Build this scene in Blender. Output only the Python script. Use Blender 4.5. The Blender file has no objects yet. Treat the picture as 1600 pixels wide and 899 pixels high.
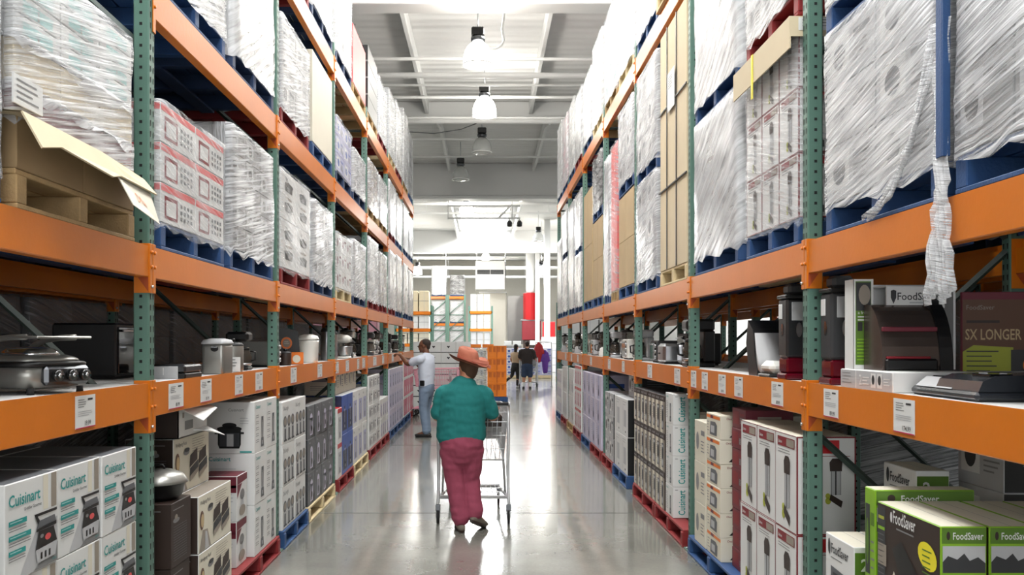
import bpy, math, random
from mathutils import Vector, Matrix, noise
random.seed(7)
S = bpy.context.scene
COL = S.collection
PI = math.pi
# ------------------------------------------------------------------ camera
EYE, F, CX, CY = 1.62, 1394.0, 757.0, 535.0
cam_d = bpy.data.cameras.new('camera')
cam_d.sensor_width = 36.0
cam_d.lens = F / 1600 * 36.0
cam_d.shift_x = (800 - CX) / 1600
cam_d.shift_y = (CY - 449.5) / 1600
cam_d.clip_start, cam_d.clip_end = 0.05, 200
cam = bpy.data.objects.new('camera', cam_d)
cam.location = (0, 0, EYE)
cam.rotation_euler = (PI / 2, 0, 0)
COL.objects.link(cam)
S.camera = cam
# ------------------------------------------------------------------ world, exposure
w = bpy.data.worlds.new('world'); S.world = w; w.use_nodes = True
bg = w.node_tree.nodes['Background']
bg.inputs[0].default_value = (0.85, 0.92, 1.0, 1); bg.inputs[1].default_value = 0.5
S.view_settings.view_transform = 'Standard'
S.view_settings.look = 'None'
S.view_settings.gamma = 1.0
S.view_settings.use_curve_mapping = False
S.view_settings.exposure = 0.82
S.cycles.use_denoising = True
S.cycles.max_bounces = 5
S.cycles.diffuse_bounces = 2
S.cycles.glossy_bounces = 3
S.cycles.transmission_bounces = 4
S.cycles.transparent_max_bounces = 14
S.cycles.sample_clamp_indirect = 6.0
S.cycles.caustics_reflective = False
S.cycles.caustics_refractive = False

def area(name, loc, sx, sy, power, col=(1, 0.97, 0.92), rot=(0, 0, 0)):
    d = bpy.data.lights.new(name, 'AREA'); d.shape = 'RECTANGLE'
    d.size, d.size_y, d.energy, d.color = sx, sy, power, col
    o = bpy.data.objects.new(name, d); o.location = loc; o.rotation_euler = rot
    COL.objects.link(o); return o
SKY = (0.93, 0.97, 1.0)
# area light under each roof panel; near and side ones are added fill (x, y, length x, length y, power)
SKYLIGHTS_AND_FILL = [(-0.15, 9.9, 2.0, 5.6, 88), (-0.15, 2.0, 2.0, 5.6, 160), (0, 46.5, 2.4, 8, 380),
             (-6.5, 4, 1.2, 7, 5), (-6.5, 22, 1.2, 9, 70), (7.4, 5, 1.4, 9, 25), (7.4, 18, 1.4, 9, 330),
             (-8, 40, 2.4, 9, 480), (8, 40, 2.4, 9, 480), (0, 60, 8, 2.4, 260)]
LAMP_POWER = 50
# added fill light on the unseen wall behind the camera
area('added_front_fill', (0, -4.85, 2.1), 5.0, 3.0, 14, (1, 0.98, 0.95), (PI / 2, 0, 0))

# ------------------------------------------------------------------ materials
MATS = {}
def lin(c):
    return tuple((x / 255 / 12.92) if x / 255 <= 0.04045 else ((x / 255 + 0.055) / 1.055) ** 2.4 for x in c)
def pmat(name, rgb, rough=0.55, metal=0.0, var=0.12, scale=6.0, bump=0.0, emis=None, alpha=None, spec=0.5, coat=0.0):
    """procedural paint: two close tones mixed by noise, optional fine bump"""
    m = bpy.data.materials.new(name); m.use_nodes = True
    nt = m.node_tree; N, L = nt.nodes, nt.links
    p = N['Principled BSDF']
    c = lin(rgb)
    tc = N.new('ShaderNodeTexCoord'); nz = N.new('ShaderNodeTexNoise')
    nz.inputs['Scale'].default_value = scale; nz.inputs['Detail'].default_value = 3
    L.new(tc.outputs['Object'], nz.inputs['Vector'])
    mx = N.new('ShaderNodeMix'); mx.data_type = 'RGBA'
    mx.inputs[6].default_value = (*[min(1, x * (1 - var)) for x in c], 1)
    mx.inputs[7].default_value = (*[min(1, x * (1 + var)) for x in c], 1)
    L.new(nz.outputs['Fac'], mx.inputs[0]); L.new(mx.outputs[2], p.inputs['Base Color'])
    p.inputs['Roughness'].default_value = rough; p.inputs['Metallic'].default_value = metal
    p.inputs['Specular IOR Level'].default_value = spec
    if coat: p.inputs['Coat Weight'].default_value = coat
    if bump:
        n2 = N.new('ShaderNodeTexNoise'); n2.inputs['Scale'].default_value = scale * 12
        L.new(tc.outputs['Object'], n2.inputs['Vector'])
        b = N.new('ShaderNodeBump'); b.inputs['Strength'].default_value = bump; b.inputs['Distance'].default_value = 0.01
        L.new(n2.outputs['Fac'], b.inputs['Height']); L.new(b.outputs[0], p.inputs['Normal'])
    if emis:
        p.inputs['Emission Color'].default_value = (*lin(rgb), 1); p.inputs['Emission Strength'].default_value = emis
    if alpha is not None: p.inputs['Alpha'].default_value = alpha
    MATS[name] = m
    return m
def film(name, lo, hi, rough=0.25, sx=1.3, sy=26, rot=0.22, tint=(0.74, 0.75, 0.77)):
    m = bpy.data.materials.new(name); m.use_nodes = True
    nt = m.node_tree; N, L = nt.nodes, nt.links
    p = N['Principled BSDF']; out = N['Material Output']
    uv = N.new('ShaderNodeTexCoord'); mp = N.new('ShaderNodeMapping'); mp.inputs['Rotation'].default_value = (0, 0, rot)
    mp2 = N.new('ShaderNodeMapping'); mp2.inputs['Scale'].default_value = (sx, sy, 1)
    nz = N.new('ShaderNodeTexNoise'); nz.inputs['Scale'].default_value = 1.0; nz.inputs['Detail'].default_value = 5; nz.inputs['Roughness'].default_value = 0.65
    nb = N.new('ShaderNodeTexNoise'); nb.inputs['Scale'].default_value = 2.2; nb.inputs['Detail'].default_value = 2
    L.new(uv.outputs['UV'], mp.inputs['Vector']); L.new(mp.outputs[0], mp2.inputs['Vector']); L.new(mp2.outputs[0], nz.inputs['Vector'])
    L.new(uv.outputs['UV'], nb.inputs['Vector'])
    add = N.new('ShaderNodeMath'); add.operation = 'MULTIPLY_ADD'; add.inputs[1].default_value = 0.75
    L.new(nz.outputs['Fac'], add.inputs[0])
    h = N.new('ShaderNodeMath'); h.operation = 'MULTIPLY'; h.inputs[1].default_value = 0.35; L.new(nb.outputs['Fac'], h.inputs[0])
    L.new(h.outputs[0], add.inputs[2])
    mr = N.new('ShaderNodeMapRange'); mr.inputs[1].default_value = 0.46; mr.inputs[2].default_value = 0.66
    mr.inputs[3].default_value = lo; mr.inputs[4].default_value = hi
    L.new(add.outputs[0], mr.inputs[0])
    p.inputs['Base Color'].default_value = (*tint, 1); p.inputs['Roughness'].default_value = rough * .8
    p.inputs['Specular IOR Level'].default_value = 0.7
    bp = N.new('ShaderNodeBump'); bp.inputs['Strength'].default_value = 0.7; bp.inputs['Distance'].default_value = 0.012
    L.new(nz.outputs['Fac'], bp.inputs['Height']); L.new(bp.outputs[0], p.inputs['Normal'])
    tr = N.new('ShaderNodeBsdfTransparent'); mix = N.new('ShaderNodeMixShader')
    L.new(mr.outputs[0], mix.inputs[0]); L.new(tr.outputs[0], mix.inputs[1]); L.new(p.outputs[0], mix.inputs[2])
    L.new(mix.outputs[0], out.inputs['Surface'])
    MATS[name] = m
P = pmat
P('orange', (214, 116, 10), 0.36, bump=0.05, var=0.1, scale=3)
P('orange_dark', (170, 70, 20), 0.45)
P('green', (90, 124, 111), 0.42, var=0.15, scale=4)
P('green_shaded', (50, 64, 58), 0.5)  # darker copy of green: rack-interior shade put into the brace colour
P('hole', (12, 14, 14), 0.8)
P('steel', (190, 192, 195), 0.28, 1.0, var=0.06)
P('bronze', (96, 84, 78), 0.25, 0.6, var=0.2)
P('steel_soft', (150, 149, 144), 0.32, 0.65, var=0.05)
P('steel_dark', (95, 97, 100), 0.35, 1.0)
P('chrome', (225, 226, 230), 0.12, 1.0, var=0.03)
P('wire', (208, 209, 210), 0.3, 0.35)
P('black', (18, 18, 19), 0.4)
P('black_gloss', (12, 12, 13), 0.12, coat=0.5)
P('rubber', (24, 24, 25), 0.8)
P('charcoal', (52, 53, 55), 0.5)
P('grey', (128, 128, 128), 0.5)
P('grey_mid', (96, 98, 102), 0.5)
P('grey_light', (185, 186, 188), 0.5)
P('white', (224, 224, 222), 0.5, var=0.03)
P('white_gloss', (236, 235, 228), 0.2, var=0.02)
P('cream', (222, 216, 198), 0.55, var=0.05)
P('card', (196, 172, 132), 0.75, var=0.08, bump=0.05)
P('card_dark', (160, 134, 98), 0.8, var=0.1, bump=0.08)
P('card_pale', (216, 200, 168), 0.75, var=0.06)
P('wood', (178, 148, 104), 0.75, var=0.3, scale=9, bump=0.3)
P('wood_pale', (220, 200, 158), 0.7, var=0.18, scale=9, bump=0.2)
P('blue_paint', (40, 76, 124), 0.55, var=0.25, scale=8, bump=0.2)
P('blue_dark', (40, 62, 98), 0.6, var=0.3, scale=8, bump=0.2)
P('red_paint', (134, 34, 36), 0.6, var=0.25, scale=8, bump=0.2)
P('red', (196, 34, 40), 0.4)
P('red_dark', (128, 22, 34), 0.5)
P('coral', (222, 84, 84), 0.45)
P('teal', (30, 150, 146), 0.45)
P('teal_pale', (160, 206, 204), 0.5)
P('lime', (132, 178, 40), 0.4)
P('lime_dark', (84, 120, 34), 0.5)
P('yellow', (238, 224, 40), 0.4)
P('yellow_green', (170, 176, 60), 0.5)
P('blue_print', (44, 84, 168), 0.4)
P('navy', (34, 44, 78), 0.45)
P('lavender', (176, 176, 208), 0.5)
P('lilac', (206, 200, 220), 0.5)
P('magenta', (206, 40, 96), 0.45)
P('pink', (230, 168, 182), 0.5)
P('maroon', (110, 36, 50), 0.5)
P('brown', (98, 66, 48), 0.5)
P('brown_dark', (48, 34, 28), 0.5)
P('taupe', (150, 140, 128), 0.5)
P('beige_wall', (206, 202, 190), 0.6, var=0.03)
P('orange_print', (232, 122, 40), 0.45)
P('crate', (238, 128, 8), 0.42)
P('sealer', (44, 47, 52), 0.22, coat=0.3)
P('white_paint', (232, 232, 230), 0.55, var=0.03, scale=0.6)
P('ceil_paint', (206, 205, 204), 0.7, var=0.04, scale=0.5)
P('duct_red', (168, 18, 24), 0.3)
P('metal_panel', (130, 129, 127), 0.35, 0.5, var=0.2, scale=0.8)
P('lamp_on', (255, 252, 244), 0.3, emis=7.0)
P('lamp_off', (214, 216, 212), 0.1, alpha=0.45)
P('skylight', (250, 252, 255), 0.4, emis=5.5)
P('sky_fill_panel', (250, 252, 255), 0.4, emis=2.5)
P('skin', (196, 138, 108), 0.5, var=0.05)
P('skin_dark', (112, 72, 52), 0.5, var=0.05)
P('hair', (44, 32, 26), 0.7, bump=0.5, scale=20)
P('hair_brown', (84, 58, 40), 0.7, bump=0.5, scale=20)
P('hat', (182, 108, 84), 0.8, var=0.15, scale=30, bump=0.5)
P('hat_band', (172, 98, 78), 0.8, bump=0.4, scale=20)
P('shirt_teal', (24, 118, 116), 0.85, var=0.12, scale=40, bump=0.25)
P('pants_rose', (150, 66, 88), 0.85, var=0.1, scale=40, bump=0.2)
P('tee_white', (214, 222, 236), 0.85, var=0.04, scale=10, bump=0.1)
P('jeans', (122, 140, 162), 0.85, var=0.15, scale=14, bump=0.2)
P('denim_dark', (52, 66, 92), 0.85, var=0.15, scale=14)
P('shirt_dark', (50, 42, 40), 0.85)
P('tan_cloth', (212, 182, 150), 0.8)
P('shoe_grey', (120, 112, 100), 0.7, var=0.2, scale=30)
P('shoe_dark', (34, 32, 32), 0.6)
P('eye', (20, 16, 14), 0.3)
P('lips', (150, 80, 70), 0.5)
P('purple', (110, 60, 170), 0.5)
P('cola', (90, 10, 26), 0.12, coat=0.4)
P('glass', (205, 215, 215), 0.05, alpha=0.28)
P('glass_dark', (80, 70, 60), 0.05, alpha=0.55)
film('film', 0.16, 0.88, sx=1.6, sy=55, rot=-0.2)
film('film_clear', 0.02, 0.48, sx=1.4, sy=42, rot=0.25)
film('film_dense', 0.38, 0.9, rough=0.3, sx=1.2, sy=22, rot=-0.5)
film('film_white', 0.9, 1.0, rough=0.35, sx=2.5, sy=4, rot=1.2)
# concrete floor: polished, mottled, saw-cut joints
def floor_mat():
    m = bpy.data.materials.new('polished_concrete'); m.use_nodes = True
    N, L = m.node_tree.nodes, m.node_tree.links; p = N['Principled BSDF']
    tc = N.new('ShaderNodeTexCoord')
    n1 = N.new('ShaderNodeTexNoise'); n1.inputs['Scale'].default_value = 0.9; n1.inputs['Detail'].default_value = 8; n1.inputs['Roughness'].default_value = 0.6
    n2 = N.new('ShaderNodeTexNoise'); n2.inputs['Scale'].default_value = 45; n2.inputs['Detail'].default_value = 3
    for n in (n1, n2): L.new(tc.outputs['Object'], n.inputs['Vector'])
    r = N.new('ShaderNodeValToRGB')
    r.color_ramp.elements[0].position = 0.3; r.color_ramp.elements[0].color = (*lin((122, 122, 114)), 1)
    r.color_ramp.elements[1].position = 0.72; r.color_ramp.elements[1].color = (*lin((160, 160, 151)), 1)
    L.new(n1.outputs['Fac'], r.inputs[0])
    mx = N.new('ShaderNodeMix'); mx.data_type = 'RGBA'; mx.blend_type = 'MULTIPLY'; mx.inputs[0].default_value = 0.25
    L.new(r.outputs[0], mx.inputs[6]); L.new(n2.outputs['Fac'], mx.inputs[7]); L.new(mx.outputs[2], p.inputs['Base Color'])
    rr = N.new('ShaderNodeMapRange'); rr.inputs[3].default_value = 0.10; rr.inputs[4].default_value = 0.26
    L.new(n1.outputs['Fac'], rr.inputs[0]); L.new(rr.outputs[0], p.inputs['Roughness'])
    p.inputs['Specular IOR Level'].default_value = 0.9
    p.inputs['Coat Weight'].default_value = 0.35; p.inputs['Coat Roughness'].default_value = 0.06
    b = N.new('ShaderNodeBump'); b.inputs['Strength'].default_value = 0.10; b.inputs['Distance'].default_value = 0.02
    n3 = N.new('ShaderNodeTexNoise'); n3.inputs['Scale'].default_value = 2.5; L.new(tc.outputs['Object'], n3.inputs['Vector'])
    L.new(n3.outputs['Fac'], b.inputs['Height']); L.new(b.outputs[0], p.inputs['Normal']); L.new(b.outputs[0], p.inputs['Coat Normal'])
    MATS['floor'] = m
floor_mat()
def deck_mat():
    m = pmat('roof_deck', (236, 235, 233), 0.7, var=0.05, scale=0.5)
    N, L = m.node_tree.nodes, m.node_tree.links; p = N['Principled BSDF']
    tc = N.new('ShaderNodeTexCoord'); wv = N.new('ShaderNodeTexWave'); wv.bands_direction = 'Y'; wv.inputs['Scale'].default_value = 0.9
    wv.inputs['Distortion'].default_value = 0.6
    L.new(tc.outputs['Object'], wv.inputs['Vector'])
    b = N.new('ShaderNodeBump'); b.inputs['Strength'].default_value = 0.5; b.inputs['Distance'].default_value = 0.06
    L.new(wv.outputs['Fac'], b.inputs['Height']); L.new(b.outputs[0], p.inputs['Normal'])
deck_mat()

# ------------------------------------------------------------------ mesh builder
_txt = {}
def text_shape(s, bold=0.0):
    k = (s, bold)
    if k not in _txt:
        c = bpy.data.curves.new('t', 'FONT'); c.body = s; c.size = 1.0; c.offset = bold; c.resolution_u = 2
        o = bpy.data.objects.new('t', c); COL.objects.link(o)
        dg = bpy.context.evaluated_depsgraph_get(); dg.update()
        me = bpy.data.meshes.new_from_object(o.evaluated_get(dg))
        vs = [(v.co.x, v.co.y) for v in me.vertices]; fs = [tuple(p.vertices) for p in me.polygons]
        bpy.data.objects.remove(o); bpy.data.meshes.remove(me); bpy.data.curves.remove(c)
        x0 = min(v[0] for v in vs); x1 = max(v[0] for v in vs)
        vs = [((x - x0) / 0.73, y / 0.73) for x, y in vs]     # capital height = 1
        _txt[k] = (vs, fs, (x1 - x0) / 0.73)
    return _txt[k]
class Fr:
    """a flat frame on a face: a along u, b along v, lift along n"""
    def __init__(s, o, u, v, w, h):
        s.o, s.u, s.v = Vector(o), Vector(u), Vector(v); s.n = s.u.cross(s.v); s.w, s.h = w, h
    def p(s, a, b, l=0.0): return tuple(s.o + s.u * a + s.v * b + s.n * l)
class MB:
    def __init__(s): s.v, s.f, s.m, s.sm, s.slots, s.uv = [], [], [], [], [], None
    def mi(s, mat):
        if mat not in s.slots: s.slots.append(mat)
        return s.slots.index(mat)
    def add(s, vs, fs, mat, smooth=False):
        b = len(s.v); s.v += [tuple(x) for x in vs]; k = s.mi(mat)
        for f in fs: s.f.append(tuple(b + i for i in f)); s.m.append(k); s.sm.append(smooth)
    def box(s, x0, y0, z0, x1, y1, z1, mat, b=0.0):
        if b <= 0:
            vs = [(x, y, z) for z in (z0, z1) for y in (y0, y1) for x in (x0, x1)]
            s.add(vs, [(0, 2, 3, 1), (4, 5, 7, 6), (0, 1, 5, 4), (2, 6, 7, 3), (0, 4, 6, 2), (1, 3, 7, 5)], mat); return s
        c = ((x0 + x1) / 2, (y0 + y1) / 2, (z0 + z1) / 2); h = (abs(x1 - x0) / 2, abs(y1 - y0) / 2, abs(z1 - z0) / 2)
        b = min(b, *[q * 0.9 for q in h]); vs = []; idx = {}
        for sx in (-1, 1):
            for sy in (-1, 1):
                for sz in (-1, 1):
                    for ax in range(3):
                        q = [sx * (h[0] - b), sy * (h[1] - b), sz * (h[2] - b)]
                        q[ax] = (sx, sy, sz)[ax] * h[ax]
                        idx[(sx, sy, sz, ax)] = len(vs); vs.append(tuple(c[i] + q[i] for i in range(3)))
        fs = []
        def out(f):
            n = (Vector(vs[f[1]]) - Vector(vs[f[0]])).cross(Vector(vs[f[2]]) - Vector(vs[f[0]]))
            ce = sum((Vector(vs[i]) for i in f), Vector()) / len(f) - Vector(c)
            return f if n.dot(ce) > 0 else tuple(reversed(f))
        for ax in range(3):
            o = [i for i in range(3) if i != ax]
            for sg in (-1, 1):
                f = []
                for (p, q) in ((-1, -1), (1, -1), (1, 1), (-1, 1)):
                    t = [0, 0, 0]; t[ax] = sg; t[o[0]] = p; t[o[1]] = q; f.append(idx[(*t, ax)])
                fs.append(out(tuple(f)))
            for p in (-1, 1):                # edges running along ax
                for q in (-1, 1):
                    def k(e, a):
                        t = [0, 0, 0]; t[ax] = e; t[o[0]] = p; t[o[1]] = q; return idx[(*t, a)]
                    fs.append(out((k(-1, o[0]), k(1, o[0]), k(1, o[1]), k(-1, o[1]))))
        for sx in (-1, 1):
            for sy in (-1, 1):
                for sz in (-1, 1): fs.append(out(tuple(idx[(sx, sy, sz, a)] for a in range(3))))
        s.add(vs, fs, mat); return s
    def loft(s, rings, mat, smooth=True, caps=True, close=True):
        n = len(rings[0]); vs = [p for r in rings for p in r]; fs = []
        for i in range(len(rings) - 1):
            for j in range(n if close else n - 1):
                a, b = i * n + j, i * n + (j + 1) % n
                fs.append((a, b, b + n, a + n))
        if caps: fs.append(tuple(reversed(range(n)))); fs.append(tuple((len(rings) - 1) * n + j for j in range(n)))
        s.add(vs, fs, mat, smooth); return s
    def tube(s, pts, r, mat, n=8, smooth=True, flat=1.0, up=None):
        pts = [Vector(p) for p in pts]; rs = r if isinstance(r, (list, tuple)) else [r] * len(pts)
        rings = []; ref = Vector(up) if up else None
        for i, p in enumerate(pts):
            t = (pts[min(i + 1, len(pts) - 1)] - pts[max(i - 1, 0)]).normalized()
            a = ref if ref else (Vector((0, 0, 1)) if abs(t.z) < 0.9 else Vector((0, 1, 0)))
            u = t.cross(a).normalized()
            if not ref and rings: 
                pu = prev - t * prev.dot(t)
                if pu.length > 1e-4: u = pu.normalized()
            v = u.cross(t).normalized(); prev = u
            rr = rs[i]; ra, rb = rr if isinstance(rr, (list, tuple)) else (rr, rr * flat)
            rings.append([tuple(p + u * (math.cos(2 * PI * k / n) * ra) + v * (math.sin(2 * PI * k / n) * rb)) for k in range(n)])
        s.loft(rings, mat, smooth); return s
    def lathe(s, prof, mat, c=(0, 0, 0), n=20, smooth=True, sx=1, sy=1):
        rings = [[(c[0] + r * sx * math.cos(2 * PI * k / n), c[1] + r * sy * math.sin(2 * PI * k / n), c[2] + z) for k in range(n)] for r, z in prof]
        s.loft(rings, mat, smooth); return s
    def prism(s, poly, axis, a0, a1, mat, smooth=False):
        """poly in the two other axes (order x<y<z), extruded along axis 'x','y','z'"""
        def q(p, a): return {'x': (a, p[0], p[1]), 'y': (p[0], a, p[1]), 'z': (p[0], p[1], a)}[axis]
        s.loft([[q(p, a0) for p in poly], [q(p, a1) for p in poly]], mat, smooth); return s
    # printed artwork on a face
    def rect(s, fr, a0, b0, a1, b1, mat, l=1):
        s.add([fr.p(a, b, 0.0008 * l) for a, b in ((a0, b0), (a1, b0), (a1, b1), (a0, b1))], [(0, 1, 2, 3)], mat)
    def poly(s, fr, pts, mat, l=1):
        s.add([fr.p(a, b, 0.0008 * l) for a, b in pts], [tuple(range(len(pts)))], mat)
    def ell(s, fr, ca, cb, ra, rb, mat, l=1, n=18, rot=0):
        c, d = math.cos(rot), math.sin(rot)
        pts = []
        for k in range(n):
            x, y = ra * math.cos(2 * PI * k / n), rb * math.sin(2 * PI * k / n)
            pts.append((ca + x * c - y * d, cb + x * d + y * c))
        s.poly(fr, pts, mat, l)
    def text(s, fr, t, a, b, h, mat, l=1, bold=0.0, maxw=None, vert=False, squash=1.0):
        vs, fs, w = text_shape(t, bold); sx = h * squash
        if maxw and w * sx > maxw: sx = maxw / w
        if vert: P_ = [fr.p(a - y * h, b + x * sx, 0.0008 * l) for x, y in vs]
        else: P_ = [fr.p(a + x * sx, b + y * h, 0.0008 * l) for x, y in vs]
        s.add(P_, fs, mat)
    def mesh(s, name):
        me = bpy.data.meshes.new(name); me.from_pydata(s.v, [], s.f)
        for k in s.slots: me.materials.append(MATS[k])
        me.polygons.foreach_set('material_index', s.m); me.polygons.foreach_set('use_smooth', s.sm)
        if s.uv:
            ul = me.uv_layers.new(name='UVMap')
            for lp in me.loops: ul.data[lp.index].uv = s.uv[lp.vertex_index]
        me.validate(); me.update(); return me
    def build(s, name, parent=None, loc=(0, 0, 0), rz=0.0):
        o = bpy.data.objects.new(name, s.mesh(name)); o.location = loc; o.rotation_euler = (0, 0, rz)
        COL.objects.link(o); o.parent = parent; return o
def empty(name, loc=(0, 0, 0), rz=0.0):
    o = bpy.data.objects.new(name, None); o.location = loc; o.rotation_euler = (0, 0, rz); o.empty_display_size = 0.1
    COL.objects.link(o); return o
def tag(o, label, cat, group=None, kind=None):
    o['label'] = label; o['category'] = cat
    if group: o['group'] = group
    if kind: o['kind'] = kind
    return o
def inst(me, name, loc, rz=0.0, parent=None, scale=None):
    o = bpy.data.objects.new(name, me); o.location = loc; o.rotation_euler = (0, 0, rz)
    if scale: o.scale = scale
    COL.objects.link(o); o.parent = parent; return o
def struct(mb, name, loc=(0, 0, 0)):
    o = mb.build(name, None, loc); o['kind'] = 'structure'; return o
def copy_tree(root, loc, rz=None):
    r = root.copy(); COL.objects.link(r); r.location = loc
    if rz is not None: r.rotation_euler = (0, 0, rz)
    for ch in root.children:
        c = ch.copy(); COL.objects.link(c); c.parent = r
        for g in ch.children:
            d = g.copy(); COL.objects.link(d); d.parent = c
    return r
ORD = ['first', 'second', 'third', 'fourth', 'fifth', 'sixth', 'seventh', 'eighth', 'ninth', 'tenth', 'eleventh', 'twelfth', 'thirteenth', 'fourteenth']
def depth(px, X): return F * X / abs(px - CX)      # distance along the aisle of a photo column on a plane parallel to the aisle
SIDE = {-1: 'left-side rack', 1: 'right-side rack'}
# ------------------------------------------------------------------ the building
XW, Y0, Y1, ZC = 13.0, -5.0, 70.0, 8.0
b = MB(); b.box(-XW, Y0, -0.2, XW, Y1, 0, 'floor'); struct(b, 'floor')
for i, yj in enumerate((3.0, 8.45, 14.0, 19.8, 26, 32, 38, 45, 52)):
    b = MB(); b.box(-XW, yj, 0.0, XW, yj + 0.012, 0.0012, 'charcoal'); struct(b, 'floor_joint_%d' % (i + 1))
b = MB()
# roof deck with openings under the skylights left out (panels set just below the deck)
b.box(-XW, Y0, ZC, XW, Y1, ZC + 0.2, 'roof_deck'); struct(b, 'ceiling')
b = MB(); b.box(-XW - 0.2, Y0, 0, -XW, Y1, ZC, 'white_paint'); struct(b, 'wall_left')
b = MB(); b.box(XW, Y0, 0, XW + 0.2, Y1, ZC, 'white_paint'); struct(b, 'wall_right')
b = MB(); b.box(-XW, Y1, 0, XW, Y1 + 0.2, ZC, 'beige_wall'); struct(b, 'wall_back')
b = MB(); b.box(-XW, Y0 - 0.2, 0, XW, Y0, ZC, 'white_paint'); struct(b, 'wall_front')
b = MB(); b.box(-2.5, Y0, .6, 2.5, Y0 + .04, 3.6, 'sky_fill_panel')  # added glowing panel with bars, backing the unseen fill light
for q in (-2.55, -.85, .85, 2.5): b.box(q, Y0, .5, q + .05, Y0 + .1, 3.7, 'white_paint')
struct(b, 'window_20')
for i, (yb, z) in enumerate(((13.6, 6.78), (31.8, 6.75), (51.0, 6.75))):
    b = MB(); b.box(-XW, yb, z, XW, yb + 0.22, ZC, 'white_paint', 0.02)
    b.box(-XW, yb - 0.1, z - 0.03, XW, yb + 0.32, z + 0.06, 'white_paint', 0.01)
    b.box(-0.05, yb - 0.03, z, 0.05, yb, ZC, 'white_paint'); b.box(-6.05, yb - 0.03, z, -5.95, yb, ZC, 'white_paint'); b.box(5.95, yb - 0.03, z, 6.05, yb, ZC, 'white_paint')
    struct(b, 'ceiling_beam_%d' % (i + 1))
k = 0
for (xa, ya, yb_, zl) in ((-1.52, 13.85, 23.6, 7.66), (1.22, 13.85, 23.6, 7.66), (-1.25, 23.9, 31.7, 7.7), (1.75, 23.9, 31.7, 7.7), (-4.4, 13.85, 31.7, 7.6), (4.4, 13.85, 31.7, 7.6),
                          (-1.5, 32.1, 50.9, 7.5), (1.6, 32.1, 50.9, 7.5), (-1.5, -4.9, 13.5, 7.5), (1.3, -4.9, 13.5, 7.5)):
    b = MB(); b.box(xa - 0.045, ya, zl, xa + 0.045, yb_, ZC, 'white_paint', 0.01); k += 1
    b.prism([(ya + 0.0, zl), (ya + 1.4, zl), (ya, zl - 0.25)], 'x', xa - 0.03, xa + 0.03, 'white_paint')
    struct(b, 'roof_beam_%d' % k).name = 'trim_%d' % k
b = MB(); b.box(-XW, 23.65, 7.5, XW, 23.85, ZC, 'white_paint', 0.01); struct(b, 'ceiling_beam_4')
for i, (yp, z, r) in enumerate(((17.9, 7.3, 0.035), (19.0, 7.3, 0.06), (19.9, 7.35, 0.025), (20.7, 7.3, 0.035), (22.4, 7.25, 0.03), (22.9, 7.3, 0.075),
                                (25.4, 7.4, 0.03), (28.3, 7.5, 0.03), (36.5, 7.3, 0.07), (40.0, 7.4, 0.06), (56, 6.9, 0.1), (60, 6.6, 0.12), (64, 6.3, 0.1))):
    b = MB(); b.tube([(-XW, yp, z), (-4, yp, z + .01), (4, yp, z), (XW, yp, z)], r, 'white_paint', 10)
    for xh in (-9, -5.5, -2.6, 2.9, 6.4, 9.8): b.tube([(xh, yp, z), (xh, yp, ZC)], 0.012, 'white_paint', 6)
    tag(b.build('ceiling_pipe'), ['slender', 'thick', 'slim'][i % 3] + ' white pipe crossing under the roof, %s from the camera end' % ORD[i], 'pipe', 'white pipes across the ceiling')
for i, (x, y, lx, ly, pw) in enumerate(SKYLIGHTS_AND_FILL):
    b = MB(); b.box(x - lx / 2, y - ly / 2, ZC - 0.05, x + lx / 2, y + ly / 2, ZC - 0.01, 'skylight' if y > 44 and abs(x) < 1 else 'sky_fill_panel')
    for (q0, q1) in ((-lx / 2 - .08, -lx / 2), (lx / 2, lx / 2 + .08)): b.box(x + q0, y - ly / 2, ZC - .12, x + q1, y + ly / 2, ZC, 'white_paint')
    struct(b, 'window_%d' % (i + 1))
    area('skylight_and_fill', (x, y, ZC - 0.1), lx, ly, pw, SKY)

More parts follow.
